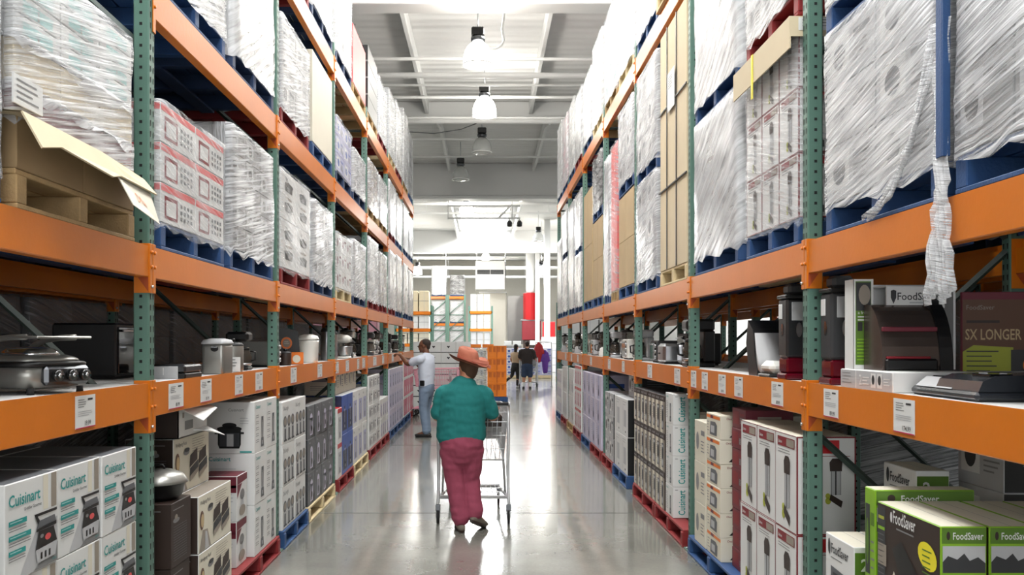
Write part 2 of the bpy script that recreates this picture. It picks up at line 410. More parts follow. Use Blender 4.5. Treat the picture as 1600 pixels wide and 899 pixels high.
# ------------------------------------------------------------------ high-bay lamps
def highbay(x, y, z, on, label, power=None, r=0.27, drop=True):
    t = empty('high_bay_lamp', (x, y, z)); tag(t, label, 'ceiling lamp', 'high-bay lamps over the aisle')
    b = MB(); m = 'lamp_on' if on else 'lamp_off'
    b.lathe([(r * .5, -.035), (r * .85, -.02), (r, 0.0), (r * 1.0, 0.08), (r * 0.97, 0.16), (r * 0.88, 0.25), (r * 0.72, 0.33), (r * 0.50, 0.39), (r * 0.36, 0.42)], m, n=26)
    b.build('bell_shade', t)
    b = MB(); b.loft([[(q * math.cos(2 * PI * k / 26), q * math.sin(2 * PI * k / 26), z_) for k in range(26)] for q, z_ in ((r * 1.0, -.012), (r * 1.04, -.012), (r * 1.04, .012), (r * 1.0, .012))], 'white_paint', True, caps=False); b.build('rim', t)
    b = MB(); b.lathe([(0.10, 0.42), (0.13, 0.44), (0.13, 0.50), (0.09, 0.52)], 'steel_dark', n=16)
    b.box(-0.12, -0.09, 0.52, 0.12, 0.09, 0.68, 'black', 0.02)
    for q in (-0.08, -0.04, 0, 0.04, 0.08): b.box(q - .006, -0.11, 0.53, q + .006, 0.11, 0.67, 'black')
    b.build('ballast_housing', t)
    b = MB(); b.tube([(0, 0, 0.68), (0, 0, ZC - z)], 0.012, 'steel', 6); b.build('hanger_rod', t)
    if on:
        d = bpy.data.lights.new('lamp_bulb', 'POINT'); d.energy = power or LAMP_POWER; d.shadow_soft_size = 0.22; d.color = (1, 0.96, 0.88)
        o = bpy.data.objects.new('lamp_bulb', d); o.location = (0, 0, -0.27); o.parent = t; COL.objects.link(o)
        d2 = bpy.data.lights.new('lamp_uplight', 'POINT'); d2.energy = d.energy * .4; d2.shadow_soft_size = .12; d2.color = (1, .97, .9)
        o = bpy.data.objects.new('lamp_uplight', d2); o.location = (.22, 0, .62); o.parent = t; COL.objects.link(o)
    return t
highbay(-0.06, 13.1, 6.62, True, 'large lit high-bay lamp cut by the top edge of the photo')
highbay(-0.12, 16.4, 6.72, True, 'lit bell-shaped high-bay lamp with a looped white cable')
highbay(0.0, 20.3, 6.78, True, 'brightest bell lamp, third down the aisle ceiling')
highbay(-0.07, 24.6, 6.85, False, 'unlit glass high-bay lamp just beyond the lit ones')
highbay(-0.76, 28.4, 6.8, False, 'small unlit lamp in front of the white roof girder')
highbay(-0.72, 36.0, 6.85, True, 'lit lamp beside the white pipe frame', 200)
highbay(0.08, 56.5, 6.85, True, 'small lit lamp below the deepest girder', 250)
highbay(2.62, 43.4, 6.55, False, 'unlit clear bell lamp beside the white column')
highbay(-3.9, 52.0, 5.6, True, 'glowing low-hung lamp above the far steel racks', 350)
highbay(3.0, 47.0, 5.2, True, 'glowing lamp past the end of the right-side rack', 250)
for i, (x, y) in enumerate(((-0.1, 8.6), (-0.1, 3.6), (-0.1, -1.5))):
    highbay(x, y, 6.6, True, 'lit high-bay lamp above the shopper, %s of the near ones' % ORD[i], [75, 75, 40][i])
b = MB(); b.tube([(.42 - .02 * i if i < 6 else .36 * math.cos((i - 5) * .2) , 16.2, 8 - i * .14 if i < 6 else 7.16 - .22 * math.sin((i - 5) * .262)) for i in range(13)] + [(0.0, 16.4, 7.0), (-.08, 16.4, 7.3)], 0.022, 'white_paint', 8)
tag(b.build('lamp_cable'), 'looped white cable feeding a high-bay lamp', 'cable')
b = MB(); b.tube([(-3.2, 22.9, 7.24), (-2.4, 22.86, 7.04), (-1.3, 22.85, 6.97), (-0.6, 22.87, 7.08), (-0.2, 22.9, 7.24)], 0.012, 'charcoal', 6)
tag(b.build('power_cord'), 'thin dark cord sagging across below the roof pipes', 'cable')
# white pipe frame with two spotlights
t = empty('hanging_truss', (0, 34, 6.2)); tag(t, 'white tubular frame with bracing hung from the roof', 'frame')
b = MB()
for z in (0.15, 0.62): b.tube([(-1.38, 0, z), (0, 0, z), (1.36, 0, z)], 0.035, 'white_paint', 8)
for x in (-1.38, 1.05): b.tube([(x, 0, 0.1), (x, 0, 0.66)], 0.03, 'white_paint', 8)
b.tube([(0.5, 0, 0.15), (0.98, 0, 0.62)], 0.03, 'white_paint', 8); b.tube([(0.55, 0, 0.15), (1.05, 0, 0.66)], 0.03, 'white_paint', 8)
b.build('rails', t)
b = MB()
for x in (-1.38, 1.05): b.tube([(x, 0, 0.66), (x, 0, 1.8)], 0.012, 'white_paint', 6)
b.build('hangers', t)
for i, (x, lab) in enumerate(((0.95, 'black spotlight clamped under the white frame'), (1.33, 'black spotlight hung just outside the white frame'))):
    b = MB(); b.lathe([(0.05, 0), (0.1, 0.02), (0.11, 0.16), (0.05, 0.24)], 'black', n=12); b.tube([(0, 0, .2), (0, 0, .32)], .015, 'black', 6)
    tag(b.build('spotlight', None, (x, 34.0, 6.02)), lab, 'spotlight', 'spotlights by the pipe frame')

# ------------------------------------------------------------------ pallet racks
PX = {-1: -1.6, 1: 1.6}
RACK = {-1: dict(y=4.29, bay=2.62, lv=[(1.425, .165), (2.08, .15), (3.36, .17), (4.66, .18)]),
        1: dict(y=4.45, bay=2.52, lv=[(1.42, .165), (2.12, .16), (4.62, .18)])}
NB = 7
def post_mesh(h, full):
    b = MB(); b.box(-0.075, -0.0375, 0.0, 0, 0.0375, h, 'green', 0.006)
    z = 0.12
    while z < h - 0.05:
        for y in (-0.017, 0.017):
            b.add([(0.0012, y - .006, z + .012), (0.0012, y + .006, z + .012), (0.0012, y + .004, z - .016), (0.0012, y - .004, z - .016)][::-1], [(0, 1, 2, 3)], 'hole')
        for x in (-0.038,):
            for y in (-0.0387, 0.0387):
                b.add([(x - .007, y, z - .007), (x + .007, y, z - .007), (x + .007, y, z + .007), (x - .007, y, z + .007)], [(0, 1, 2, 3)], 'hole')
        z += 0.052
    return b.mesh('post')
def brace_mesh(x0, z0, x1, z1):
    b = MB(); b.tube([(x0, 0, z0), (x1, 0, z1)], [(0.018, 0.018)] * 2, 'green_shaded', 4, smooth=False); return b.mesh('brace')
POST = post_mesh(4.82, True)
BR = [brace_mesh(-0.07, 0.25, -1.0, 0.25)] + [brace_mesh(-0.07 if i % 2 else -1.0, 0.3 + i * 0.92, -1.0 if i % 2 else -0.07, 1.15 + i * 0.92) for i in range(4)] + [brace_mesh(-0.07, 4.5, -1.0, 4.5)]
b = MB(); b.box(-0.10, -0.06, 0, 0.03, 0.06, 0.008, 'green', 0.002)
for q in (-.085, .018): b.lathe([(.009, .008), (.009, .02)], 'steel', c=(q, 0, 0), n=6)
FOOT = b.mesh('base_plate')
def frame(s, y, label, Xp=None, braces=True, grp='upright frames of the racks'):
    X = PX[s] if Xp is None else Xp
    rz = 0 if s < 0 else PI
    t = empty('rack_upright', (X, y, 0), rz); tag(t, label, 'rack upright', grp)
    inst(POST, 'post', (0, 0, 0.004), 0, t); inst(POST, 'post', (-1.0, 0, 0.004), 0, t)
    inst(FOOT, 'base_plate', (0, 0, 0), 0, t); inst(FOOT, 'base_plate', (-1.0, 0, 0), 0, t)
    if braces:
        for m in BR: inst(m, 'brace', (0, 0, 0), 0, t)
    return t
BEAMS = {}
def beam_meshes(L, h):
    if (L, h) in BEAMS: return BEAMS[(L, h)]
    b = MB(); y0, y1 = 0.041, L - 0.041
    # step beam: face, top lip and shelf step
    b.prism([(0.0, 0), (0.0, -h + .004), (-0.004, -h), (-0.05, -h), (-0.05, -0.035), (-0.022, -0.035), (-0.022, -0.002), (-0.002, 0.0)][::-1], 'y', y0, y1, 'orange')
    me = b.mesh('shelf_beam')
    cs = []
    for ya, sg in ((0.0375, 1), (L - 0.0375, -1)):
        b = MB(); yb = ya + sg * 0.0045
        b.box(-0.07, min(ya, yb), -h - 0.075, 0.004, max(ya, yb), 0.012, 'orange', 0.0015)
        b.box(0.0012, min(ya, ya - sg * 0.034), -h - 0.075, 0.0062, max(ya, ya - sg * 0.034), 0.012, 'orange', 0.0015)
        b.prism([(0.0, -h), (-0.05, -h), (-0.0, -h - 0.07)], 'y', min(yb, yb + sg * .003), max(yb, yb + sg * .003), 'orange_dark')
        for z in (-0.03, -h + 0.05): b.tube([(0.006, ya - sg * .017, z), (0.014, ya - sg * .017, z)], 0.008, 'orange', 8)
        cs.append(b.mesh('connector'))
    b = MB(); b.tube([(0.006, L - 0.02, -h - .045), (0.016, L - 0.02, -h - .045)], 0.007, 'steel', 8); pin = b.mesh('locking_bolt')
    BEAMS[(L, h)] = (me, cs, pin); return BEAMS[(L, h)]
def beam(s, y, L, z, h, rear, label, Xp=None, grp='orange shelf beams'):
    me, cs, pin = beam_meshes(L, h)
    X = PX[s] if Xp is None else Xp
    # the root sits at the post line; aisle face is local +x for the left rack, so the right one is turned about
    flip = (s > 0) != rear
    xr = X if not rear else X + s * 1.075
    t = inst(me, 'shelf_beam', (xr, y if not flip else y + L, z), PI if flip else 0)
    tag(t, label, 'shelf beam', grp)
    for c in cs: inst(c, 'connector', (0, 0, 0), 0, t)
    if not rear: inst(pin, 'locking_bolt', (0, 0, 0), 0, t)
LVN = {-1: ['display-shelf height', 'the second level', 'the third level', 'the top level'], 1: ['display-shelf height', 'the second level', 'the top level']}
for s in (-1, 1):
    R = RACK[s]; nm = SIDE[s]
    for k in range(-1, NB):
        y = R['y'] + k * R['bay']
        frame(s, y, 'green perforated upright frame of the %s, %s from the camera' % (nm, ORD[k + 1] if k >= 0 else 'first') if k >= 0 else 'green upright frame of the %s beside the camera' % nm)
        if k == NB - 1: continue
        for j, (z, h) in enumerate(R['lv']):
            for rear in (False, True):
                if k == -1 and j >= 2: continue
                beam(s, y, R['bay'], z, h, rear, 'orange %s beam of the %s at %s, %s bay' % ('rear' if rear else 'front', nm, LVN[s][j], ORD[k + 1]))
        # white display board on the first level
        b = MB(); L = R['bay'] - 0.10
        b.box(-0.985, 0.05, -0.034, -0.024, 0.05 + L, -0.004, 'white', 0.003)
        rz = 0 if s < 0 else PI
        tag(b.build('shelf_board', None, (PX[s], y if s < 0 else y + R['bay'], R['lv'][0][0]), rz), 'white shelf board under the display goods of the %s, %s bay' % (nm, ORD[k + 1]), 'shelf board', 'white shelf boards')
    # back-to-back rack row behind
    Xb = PX[s] + s * 1.25
    for k in range(-1, NB):
        y = R['y'] + k * R['bay']
        frame(s, y, 'green upright in the row behind the %s, %s from the camera' % (nm, ORD[k + 1]), Xb, braces=(s > 0), grp='uprights of the rows behind')
        if k == NB - 1: continue
        for j, (z, h) in enumerate(R['lv']):
            if k == -1 and j >= 3: continue
            for rear in ((True, False) if s > 0 or j > 0 else (True,)): beam(s, y, R['bay'], z, h, rear, 'orange ' + ('outer' if rear else 'inner') + ' beam of the row behind the %s at %s, %s bay' % (nm, LVN[s][j], ORD[k + 1]), Xb, 'beams of the rows behind')

# ------------------------------------------------------------------ pallets
PAL = {}
def pallet(x, y, z, colour, label, Ly=1.2, d=1.0, cat='pallet', grp='pallets under the goods'):
    """x, y is the centre; stringer ends and fork openings face the aisle"""
    k = (colour, round(Ly, 2), round(d, 2))
    if k not in PAL:
        mat = {'blue': 'blue_paint', 'red': 'red_paint', 'wood': 'wood', 'pale': 'wood_pale', 'dark': 'blue_dark', 'card': 'card_dark'}[colour]
        a = MB(); n = 7
        for i in range(n):
            q0 = -d / 2 + i * d / n + 0.008
            a.box(q0, -Ly / 2, 0.118, q0 + d / n - 0.016, Ly / 2, 0.138, mat, 0.003)
        c = MB()
        for q0 in (-d / 2, -0.05, d / 2 - 0.1): c.box(q0, -Ly / 2, 0.0, q0 + 0.1, Ly / 2, 0.018, mat, 0.003)
        st = []
        for q in (-Ly / 2, -0.035, Ly / 2 - 0.07):
            e = MB(); e.box(-d / 2 + .002, q, 0.018, d / 2 - .002, q + 0.07, 0.118, mat, 0.004); st.append(e.mesh('stringer'))
        PAL[k] = (a.mesh('top_deck'), c.mesh('bottom_deck'), st)
    a, c, st = PAL[k]
    t = empty('pallet', (x, y, z)); tag(t, label, cat, grp)
    inst(a, 'top_deck', (0, 0, 0), 0, t); inst(c, 'bottom_deck', (0, 0, 0), 0, t)
    for e in st: inst(e, 'stringer', (0, 0, 0), 0, t)
    return t
PCOL = {'blue': 'blue', 'red': 'dark red', 'wood': 'brown wooden', 'pale': 'pale wooden', 'dark': 'dark blue', 'card': 'brown'}
# ------------------------------------------------------------------ cartons
def carton_mb(w, d, h, base, art=None, end=None, top='white', topart=None):
    """w along the aisle (local y), d away from it (local x), origin at the base centre; artwork on the aisle face and both ends"""
    b = MB(); b.box(-d / 2, -w / 2, 0.0, d / 2, w / 2, h, base, 0.003)
    if top and top != base: b.rect(Fr((-d / 2 + .004, -w / 2 + .004, h), (1, 0, 0), (0, 1, 0), 1, 1), 0, 0, d - .008, w - .008, top, 0.5)
    # lid seam and tape
    fr = Fr((-d / 2, -w / 2, h), (1, 0, 0), (0, 1, 0), d, w)
    b.rect(fr, d / 2 - .001, .006, d / 2 + .001, w - .006, 'grey', 1); 
    if art: art(b, Fr((d / 2, -w / 2, 0), (0, 1, 0), (0, 0, 1), w, h))
    if end:
        end(b, Fr((-d / 2, -w / 2, 0), (1, 0, 0), (0, 0, 1), d, h))
        end(b, Fr((d / 2, w / 2, 0), (-1, 0, 0), (0, 0, 1), d, h))
    return b
def lines(b, f, a, y, w, n, mat='grey', step=0.022, h=0.006, l=1):
    random.seed(int(a * 1000) + n)
    for i in range(n): b.rect(f, a, y - i * step, a + w * (0.65 + 0.35 * random.random()), y - i * step + h, mat, l)
def blender_pic(b, f, ca, y0, H, body='grey', jar='grey_light', base='charcoal'):
    w = H * 0.2
    b.poly(f, [(ca - w, y0), (ca + w, y0), (ca + w * .8, y0 + H * .3), (ca - w * .8, y0 + H * .3)], base, 2)
    b.poly(f, [(ca - w * .6, y0 + H * .3), (ca + w * .6, y0 + H * .3), (ca + w * .8, y0 + H * .88), (ca - w * .8, y0 + H * .88)], jar, 2)
    b.rect(f, ca - w * .7, y0 + H * .88, ca + w * .7, y0 + H, base, 2)
    b.rect(f, ca - w * .25, y0 + H * .08, ca + w * .25, y0 + H * .2, body, 3)
    b.rect(f, ca - w * .1, y0 + H * .3, ca + w * .1, y0 + H * .8, body, 3)
def art_griddle(b, f):
    w, h = f.w, f.h
    b.rect(f, w * .70, h * .62, w * .80, h * .99, 'cream', 1); b.rect(f, w * .86, h * .62, w * .97, h * .99, 'taupe', 1)
    b.poly(f, [(w * .25, .004), (w - .004, .004), (w - .004, h * .5), (w * .55, h * .42)], 'grey_light', 1)
    b.poly(f, [(w * .5, .004), (w - .004, .004), (w - .004, h * .22)], 'grey', 2)
    b.text(f, 'Cuisinart', w * .06, h * .76, h * .125, 'teal', 3, .014, w * .9)
    b.text(f, 'Griddler Gourmet', w * .33, h * .685, h * .035, 'black', 3, .01, w * .4)
    for i, (q, ww) in enumerate(((.57, .32), (.42, .40), (.27, .30))):
        b.rect(f, w * .06, h * q, w * (.06 + ww), h * (q + .052), 'teal', 3)
        lines(b, f, w * .08, h * q + h * .026, w * (ww - .06), 1, 'teal_pale', l=4, h=.004)
        lines(b, f, w * .06, h * q - h * .03, w * ww, 2, 'grey', h * .025, .003, 3)
    # open contact grill
    b.poly(f, [(w * .52, h * .60), (w * .97, h * .60), (w * .97, h * .57), (w * .57, h * .57)], 'black', 3)
    b.poly(f, [(w * .52, h * .60), (w * .56, h * .60), (w * .66, h * .48), (w * .60, h * .47)], 'black', 3)
    b.poly(f, [(w * .55, h * .44), (w * .95, h * .46), (w * .92, h * .53), (w * .62, h * .52)], 'grey_mid', 4)
    b.poly(f, [(w * .55, h * .41), (w * .95, h * .42), (w * .95, h * .46), (w * .55, h * .44)], 'black', 5)
    b.poly(f, [(w * .60, h * .41), (w * .90, h * .41), (w * .97, h * .24), (w * .54, h * .22)], 'black', 4)
    b.ell(f, w * .78, h * .32, w * .06, h * .035, 'coral', 5); b.ell(f, w * .66, h * .35, w * .035, h * .02, 'grey', 5)
    b.poly(f, [(w * .54, h * .22), (w * .97, h * .24), (w * .93, h * .09), (w * .57, h * .08)], 'grey_light', 5)
    for q in (.63, .71, .79): b.rect(f, w * q, h * .11, w * (q + .035), h * .18, 'black', 6)
    b.text(f, 'NEW', w * .86, h * .04, h * .03, 'teal', 6)
def art_tower(b, f):
    w, h = f.w, f.h
    b.text(f, 'Cuisinart', w * .1, h * .86, h * .07, 'teal', 2, .01, w * .8)
    for q in (.72, .6, .48, .36, .24): lines(b, f, w * .1, h * q, w * .3, 2, 'grey', .014, .004, 2)
    blender_pic(b, f, w * .66, h * .08, h * .6, 'grey_light', 'grey', 'grey_mid')
def end_cooker(b, f):
    w, h = f.w, f.h
    b.text(f, 'Cuisinart', w * .5, h * .82, h * .06, 'grey', 2, .0, w * .4)
    lines(b, f, w * .72, h * .68, w * .2, 3, 'grey_light', .018, .005)
    c = w * .52
    b.poly(f, [(c - w * .19, h * .1), (c + w * .19, h * .1), (c + w * .22, h * .18), (c + w * .22, h * .46), (c - w * .22, h * .46), (c - w * .22, h * .18)], 'black', 2)
    b.rect(f, c - w * .19, h * .14, c + w * .19, h * .40, 'steel_dark', 3)
    b.rect(f, c - w * .05, h * .14, c + w * .08, h * .38, 'grey_light', 4)
    b.ell(f, c, h * .48, w * .24, h * .06, 'black', 3); b.ell(f, c, h * .55, w * .14, h * .05, 'black', 3)
    b.rect(f, c + w * .2, h * .38, c + w * .28, h * .42, 'black', 3); b.rect(f, c - w * .28, h * .38, c - w * .2, h * .42, 'black', 3)
    b.rect(f, w * .72, h * .02, w * .95, h * .05, 'teal', 2)
def end_cuis(b, f):
    w, h = f.w, f.h
    b.text(f, 'Cuisinart', w * .12, h * .86, h * .085, 'teal', 2, .014, w * .76)
    lines(b, f, w * .15, h * .7, w * .6, 7, 'grey_light', h * .07, .005)
def art_grill2(b, f):
    w, h = f.w, f.h
    b.rect(f, .004, .004, w - .004, h - .004, 'cream', .5)
    b.text(f, 'Wolfgang Puck', w * .05, h * .84, h * .07, 'black', 2, 0, w * .42)
    lines(b, f, w * .5, h * .9, w * .42, 7, 'taupe', h * .045, .003)
    b.ell(f, w * .10, h * .56, w * .06, h * .17, 'brown', 2); b.ell(f, w * .11, h * .55, w * .042, h * .12, 'card', 3)
    b.poly(f, [(w * .02, .006), (w * .36, .006), (w * .26, h * .36), (w * .12, h * .38)], 'taupe', 2)
    b.poly(f, [(w * .18, .006), (w * .30, .006), (w * .24, h * .32), (w * .19, h * .34)], 'grey_light', 3)
    b.ell(f, w * .34, h * .70, w * .08, h * .055, 'grey', 2); b.ell(f, w * .35, h * .74, w * .07, h * .04, 'charcoal', 3)
    for q in (0.42, 0.68):
        b.poly(f, [(w * q, h * .40), (w * (q + .02), h * .62), (w * (q + .22), h * .72), (w * (q + .22), h * .5)], 'brown_dark', 3)
        b.poly(f, [(w * q, h * .22), (w * (q + .01), h * .38), (w * (q + .25), h * .50), (w * (q + .25), h * .34)], 'charcoal', 4)
        b.poly(f, [(w * (q + .01), h * .14), (w * q, h * .24), (w * (q + .25), h * .36), (w * (q + .25), h * .28)], 'taupe', 5)
def end_dark(b, f):
    w, h = f.w, f.h
    b.rect(f, .003, .003, w - .003, h - .003, 'brown_dark', 1)
    b.ell(f, w * .25, h * .72, w * .16, h * .04, 'grey', 2); b.ell(f, w * .25, h * .77, w * .07, h * .04, 'taupe', 2)
    lines(b, f, w * .1, h * .88, w * .8, 1, 'grey', .02, .005, 2)
    for i in range(14): lines(b, f, w * .12, h * (.62 - i * .04), w * .75, 1, 'grey_mid', .01, .0025, 2)
def art_maroon(b, f):
    w, h = f.w, f.h
    b.poly(f, [(.004, h * .8), (w - .004, h * .84), (w - .004, h - .004), (.004, h - .004)], 'maroon', 1)
    b.poly(f, [(.004, h * .5), (w * .5, h * .8), (.004, h * .8)], 'maroon', 1)
    b.ell(f, w * .5, h * .55, w * .22, h * .12, 'grey', 2); b.poly(f, [(w * .3, h * .1), (w * .7, h * .1), (w * .6, h * .5), (w * .42, h * .5)], 'grey_light', 2)
    b.ell(f, w * .5, h * .2, w * .3, h * .12, 'taupe', 3)
def end_maroon(b, f):
    w, h = f.w, f.h
    b.rect(f, .004, h * .74, w - .004, h - .004, 'maroon', 1); b.rect(f, w * .84, h * .64, w - .004, h * .8, 'maroon', 1)
    b.text(f, 'NG PRO', w * .12, h * .81, h * .085, 'white', 2, .02, w * .66)
    lines(b, f, w * .6, h * .6, w * .3, 8, 'grey_light', .024, .005)
def art_mixers(b, f):
    w, h = f.w, f.h
    b.text(f, 'DeLonghi', w * .08, h * .80, h * .10, 'grey', 2, 0, w * .8)
    for i, q in enumerate((.2, .5, .8)):
        b.ell(f, w * q, h * .52, w * .13, h * .14, 'grey_mid', 2); b.ell(f, w * q, h * .53, w * .085, h * .09, 'taupe', 3)
        b.rect(f, w * (q - .11), h * .08, w * (q + .11), h * .4, 'grey_light', 3); b.rect(f, w * (q - .05), h * .1, w * (q + .04), h * .36, 'charcoal', 4)
        b.rect(f, w * (q - .11), h * .06, w * (q + .12), h * .1, 'charcoal', 4)
def end_mixers(b, f):
    w, h = f.w, f.h
    b.text(f, 'DT', w * .3, h * .84, h * .09, 'black', 2, .02, w * .5)
    b.ell(f, w * .4, h * .56, w * .3, h * .08, 'yellow_green', 2); b.ell(f, w * .42, h * .56, w * .18, h * .05, 'black', 3)
    lines(b, f, w * .2, h * .42, w * .5, 3, 'grey', .02, .005); b.rect(f, w * .15, h * .12, w * .8, h * .2, 'maroon', 2)
def art_arch(b, f):
    w, h = f.w, f.h
    b.rect(f, .003, .003, w - .003, h - .003, 'grey_mid', 1)
    b.poly(f, [(w * .5, .004), (w - .004, .004), (w - .004, h * .3), (w * .5, h * .2)], 'charcoal', 2)
    b.rect(f, w * .32, h * .1, w * .68, h * .62, 'lilac', 3); b.ell(f, w * .5, h * .62, w * .18, h * .14, 'lilac', 3)
    b.rect(f, w * .38, h * .14, w * .54, h * .6, 'grey_mid', 4); b.ell(f, w * .52, h * .3, w * .1, h * .1, 'charcoal', 4)
    b.text(f, 'Keurig', w * .2, h * .86, h * .06, 'grey_light', 3, 0, w * .6)
def end_arch(b, f):
    w, h = f.w, f.h
    b.rect(f, .003, .003, w - .003, h - .003, 'charcoal', 1); b.rect(f, w * .1, .004, w * .4, h * .96, 'blue_print', 2); lines(b, f, w * .5, h * .8, w * .4, 8, 'grey_light', .03, .006, 2)
def art_navy(b, f):
    w, h = f.w, f.h
    b.rect(f, .003, .003, w - .003, h - .003, 'blue_print', 1); b.rect(f, w * .1, h * .1, w * .9, h * .6, 'navy', 2)
    blender_pic(b, f, w * .5, h * .12, h * .6, 'white', 'lavender', 'navy')
def end_navy(b, f):
    w, h = f.w, f.h
    b.rect(f, .003, .003, w - .003, h - .003, 'navy', 1); b.text(f, 'a', w * .35, h * .62, h * .16, 'white', 2, .02); lines(b, f, w * .2, h * .9, w * .6, 1, 'lavender', .02, .01, 2)
    b.rect(f, w * .7, .004, w * .95, h * .18, 'yellow', 2)
def art_plainpic(c1, c2, banner=None, word=None):
    def g(b, f):
        w, h = f.w, f.h
        if banner: b.rect(f, .004, h * .86, w - .004, h - .004, banner, 1)
        if word: b.text(f, word, w * .12, h * (.88 if banner else .84), h * .07, 'white' if banner else c2, 2, .01, w * .76)
        b.rect(f, w * .18, h * .12, w * .82, h * .74, c1, 1); blender_pic(b, f, w * .5, h * .15, h * .52, c2, 'grey_light', c2)
    return g
def end_tab(c, n=1, tall=False):
    def g(b, f):
        w, h = f.w, f.h
        if tall: b.rect(f, w * .25, h * .1, w * .75, h * .9, c, 1)
        else:
            for i in range(n): b.rect(f, w * .25, h * (.5 + .3 * i), w * .75, h * (.68 + .3 * i), c, 1)
        lines(b, f, w * .2, h * .32, w * .6, 3, 'grey', .02, .005)
    return g
def art_vac(b, f):                      # dark sealer carton
    w, h = f.w, f.h
    b.rect(f, .004, .004, w - .004, h - .004, 'brown_dark', 1)
    b.rect(f, .008, h * .3, w * .15, h * .97, 'charcoal', 2)
    b.rect(f, w * .03, h * .85, w * .13, h * .88, 'yellow_green', 3); b.rect(f, w * .02, h * .75, w * .14, h * .78, 'lime', 3)
    lines(b, f, w * .02, h * .7, w * .11, 10, 'grey_mid', .022, .004, 3)
    b.rect(f, w * .02, h * .42, w * .17, h * .62, 'taupe', 3)
    b.ell(f, w * .255, h * .905, w * .018, h * .05, 'white', 3)
    b.text(f, 'FoodSaver', w * .285, h * .86, h * .12, 'white', 3, .012, w * .36)
    lines(b, f, w * .34, h * .81, w * .3, 1, 'grey', .02, .006, 3)
    b.ell(f, w * .82, h * .70, w * .14, h * .115, 'yellow', 3, rot=-.25); lines(b, f, w * .75, h * .74, w * .14, 5, 'lime_dark', .02, .005, 4)
    b.poly(f, [(w * .27, h * .62), (w * .42, h * .72), (w * .95, h * .25), (w * .95, .01), (w * .6, .01)], 'black', 3)
    b.poly(f, [(w * .24, h * .30), (w * .30, h * .42), (w * .56, .01), (w * .24, .01)], 'cream', 3)
    b.poly(f, [(w * .66, h * .32), (w * .73, h * .36), (w * .79, h * .28), (w * .72, h * .24)], 'grey_light', 4)
    b.ell(f, w * .58, h * .34, w * .02, h * .02, 'grey_light', 4)
    b.ell(f, w * .32, h * .08, w * .12, h * .07, 'coral', 4)
def end_vac(b, f):
    w, h = f.w, f.h
    b.rect(f, .004, .004, w - .004, h - .004, 'lime', 1); b.rect(f, .004, h * .86, w - .004, h - .004, 'lime_dark', 2)
    b.ell(f, w * .16, h * .925, w * .04, h * .035, 'brown_dark', 3)
    b.text(f, 'FoodSaver', w * .26, h * .895, h * .06, 'white', 3, .012, w * .66)
    b.rect(f, .006, h * .62, w - .006, h * .84, 'grey_light', 3)
    b.poly(f, [(.006, h * .62), (w - .006, h * .62), (w - .006, h * .7), (w * .8, h * .75), (w * .62, h * .72), (w * .5, h * .78), (w * .35, h * .73), (w * .15, h * .76), (.006, h * .71)], 'charcoal', 4)
    lines(b, f, w * .1, h * .52, w * .8, 5, 'lime_dark', h * .07, .005, 3)
    b.rect(f, w * .1, h * .05, w * .9, h * .12, 'yellow_green', 3)
def art_vacw(b, f):
    w, h = f.w, f.h
    b.ell(f, w * .14, h * .82, w * .045, h * .12, 'charcoal', 2)
    b.text(f, 'FoodSaver', w * .22, h * .74, h * .15, 'charcoal', 2, .014, w * .6)
    lines(b, f, w * .2, h * .66, w * .5, 1, 'grey', .02, .005)
    b.poly(f, [(w * .2, h * .12), (w * .78, h * .16), (w * .82, h * .5), (w * .2, h * .54)], 'grey_mid', 2); b.rect(f, w * .28, h * .24, w * .7, h * .3, 'grey_light', 3)
    b.rect(f, w * .28, h * .42, w * .7, h * .46, 'charcoal', 3)
def end_vacw(b, f):
    w, h = f.w, f.h
    b.rect(f, .004, .004, w - .004, h * .92, 'lime_dark', 1); b.text(f, '2', w * .2, h * .66, h * .18, 'white', 2, .02)
    for i in range(3): b.rect(f, w * .12, h * (.1 + i * .17), w * .45, h * (.22 + i * .17), 'taupe', 2); lines(b, f, w * .5, h * (.2 + i * .17), w * .4, 2, 'grey_light', .02, .004, 2)
def dispenser_pic(b, f, ca, y0, H):
    w = H * .12
    b.poly(f, [(ca - w * 1.1, y0 + H * .16), (ca + w * .9, y0 + .0), (ca + w * 1.15, y0 + H * .13), (ca - w * .9, y0 + H * .28)], 'brown_dark', 4)
    b.rect(f, ca - w * .9, y0 + H * .26, ca + w * .9, y0 + H * .76, 'grey_light', 3); b.rect(f, ca - w * .15, y0 + H * .26, ca + w * .1, y0 + H * .76, 'charcoal', 4)
    b.rect(f, ca - w * .8, y0 + H * .26, ca - w * .68, y0 + H * .76, 'grey', 4); b.rect(f, ca + w * .68, y0 + H * .26, ca + w * .8, y0 + H * .76, 'grey', 4)
    b.poly(f, [(ca - w * 1.0, y0 + H * .74), (ca + w * 1.0, y0 + H * .74), (ca + w * 1.1, y0 + H * .92), (ca + w * .6, y0 + H), (ca - w * .6, y0 + H), (ca - w * 1.1, y0 + H * .92)], 'brown_dark', 4)
    b.ell(f, ca - w * 1.3, y0 + H * .14, w * .5, H * .07, 'yellow_green', 3); b.ell(f, ca - w * 1.35, y0 + H * .24, w * .42, H * .055, 'yellow_green', 3)
def border(b, f, mat, t=.008):
    w, h = f.w, f.h
    for r in ((0, 0, w, t), (0, h - t, w, h), (0, t, t, h - t), (w - t, t, w, h - t)): b.rect(f, *r, mat, 1)
def art_disp(b, f):
    w, h = f.w, f.h
    border(b, f, 'red_dark', .004)
    b.rect(f, w * .12, h * .86, w * .92, h * .96, 'red_dark', 2); b.rect(f, w * .55, h * .87, w * .9, h * .95, 'taupe', 3); b.text(f, 'Salton', w * .16, h * .89, h * .035, 'white', 3, .01, w * .35)
    lines(b, f, w * .14, h * .82, w * .7, 2, 'grey', .014, .004)
    dispenser_pic(b, f, w * .58, h * .05, h * .72)
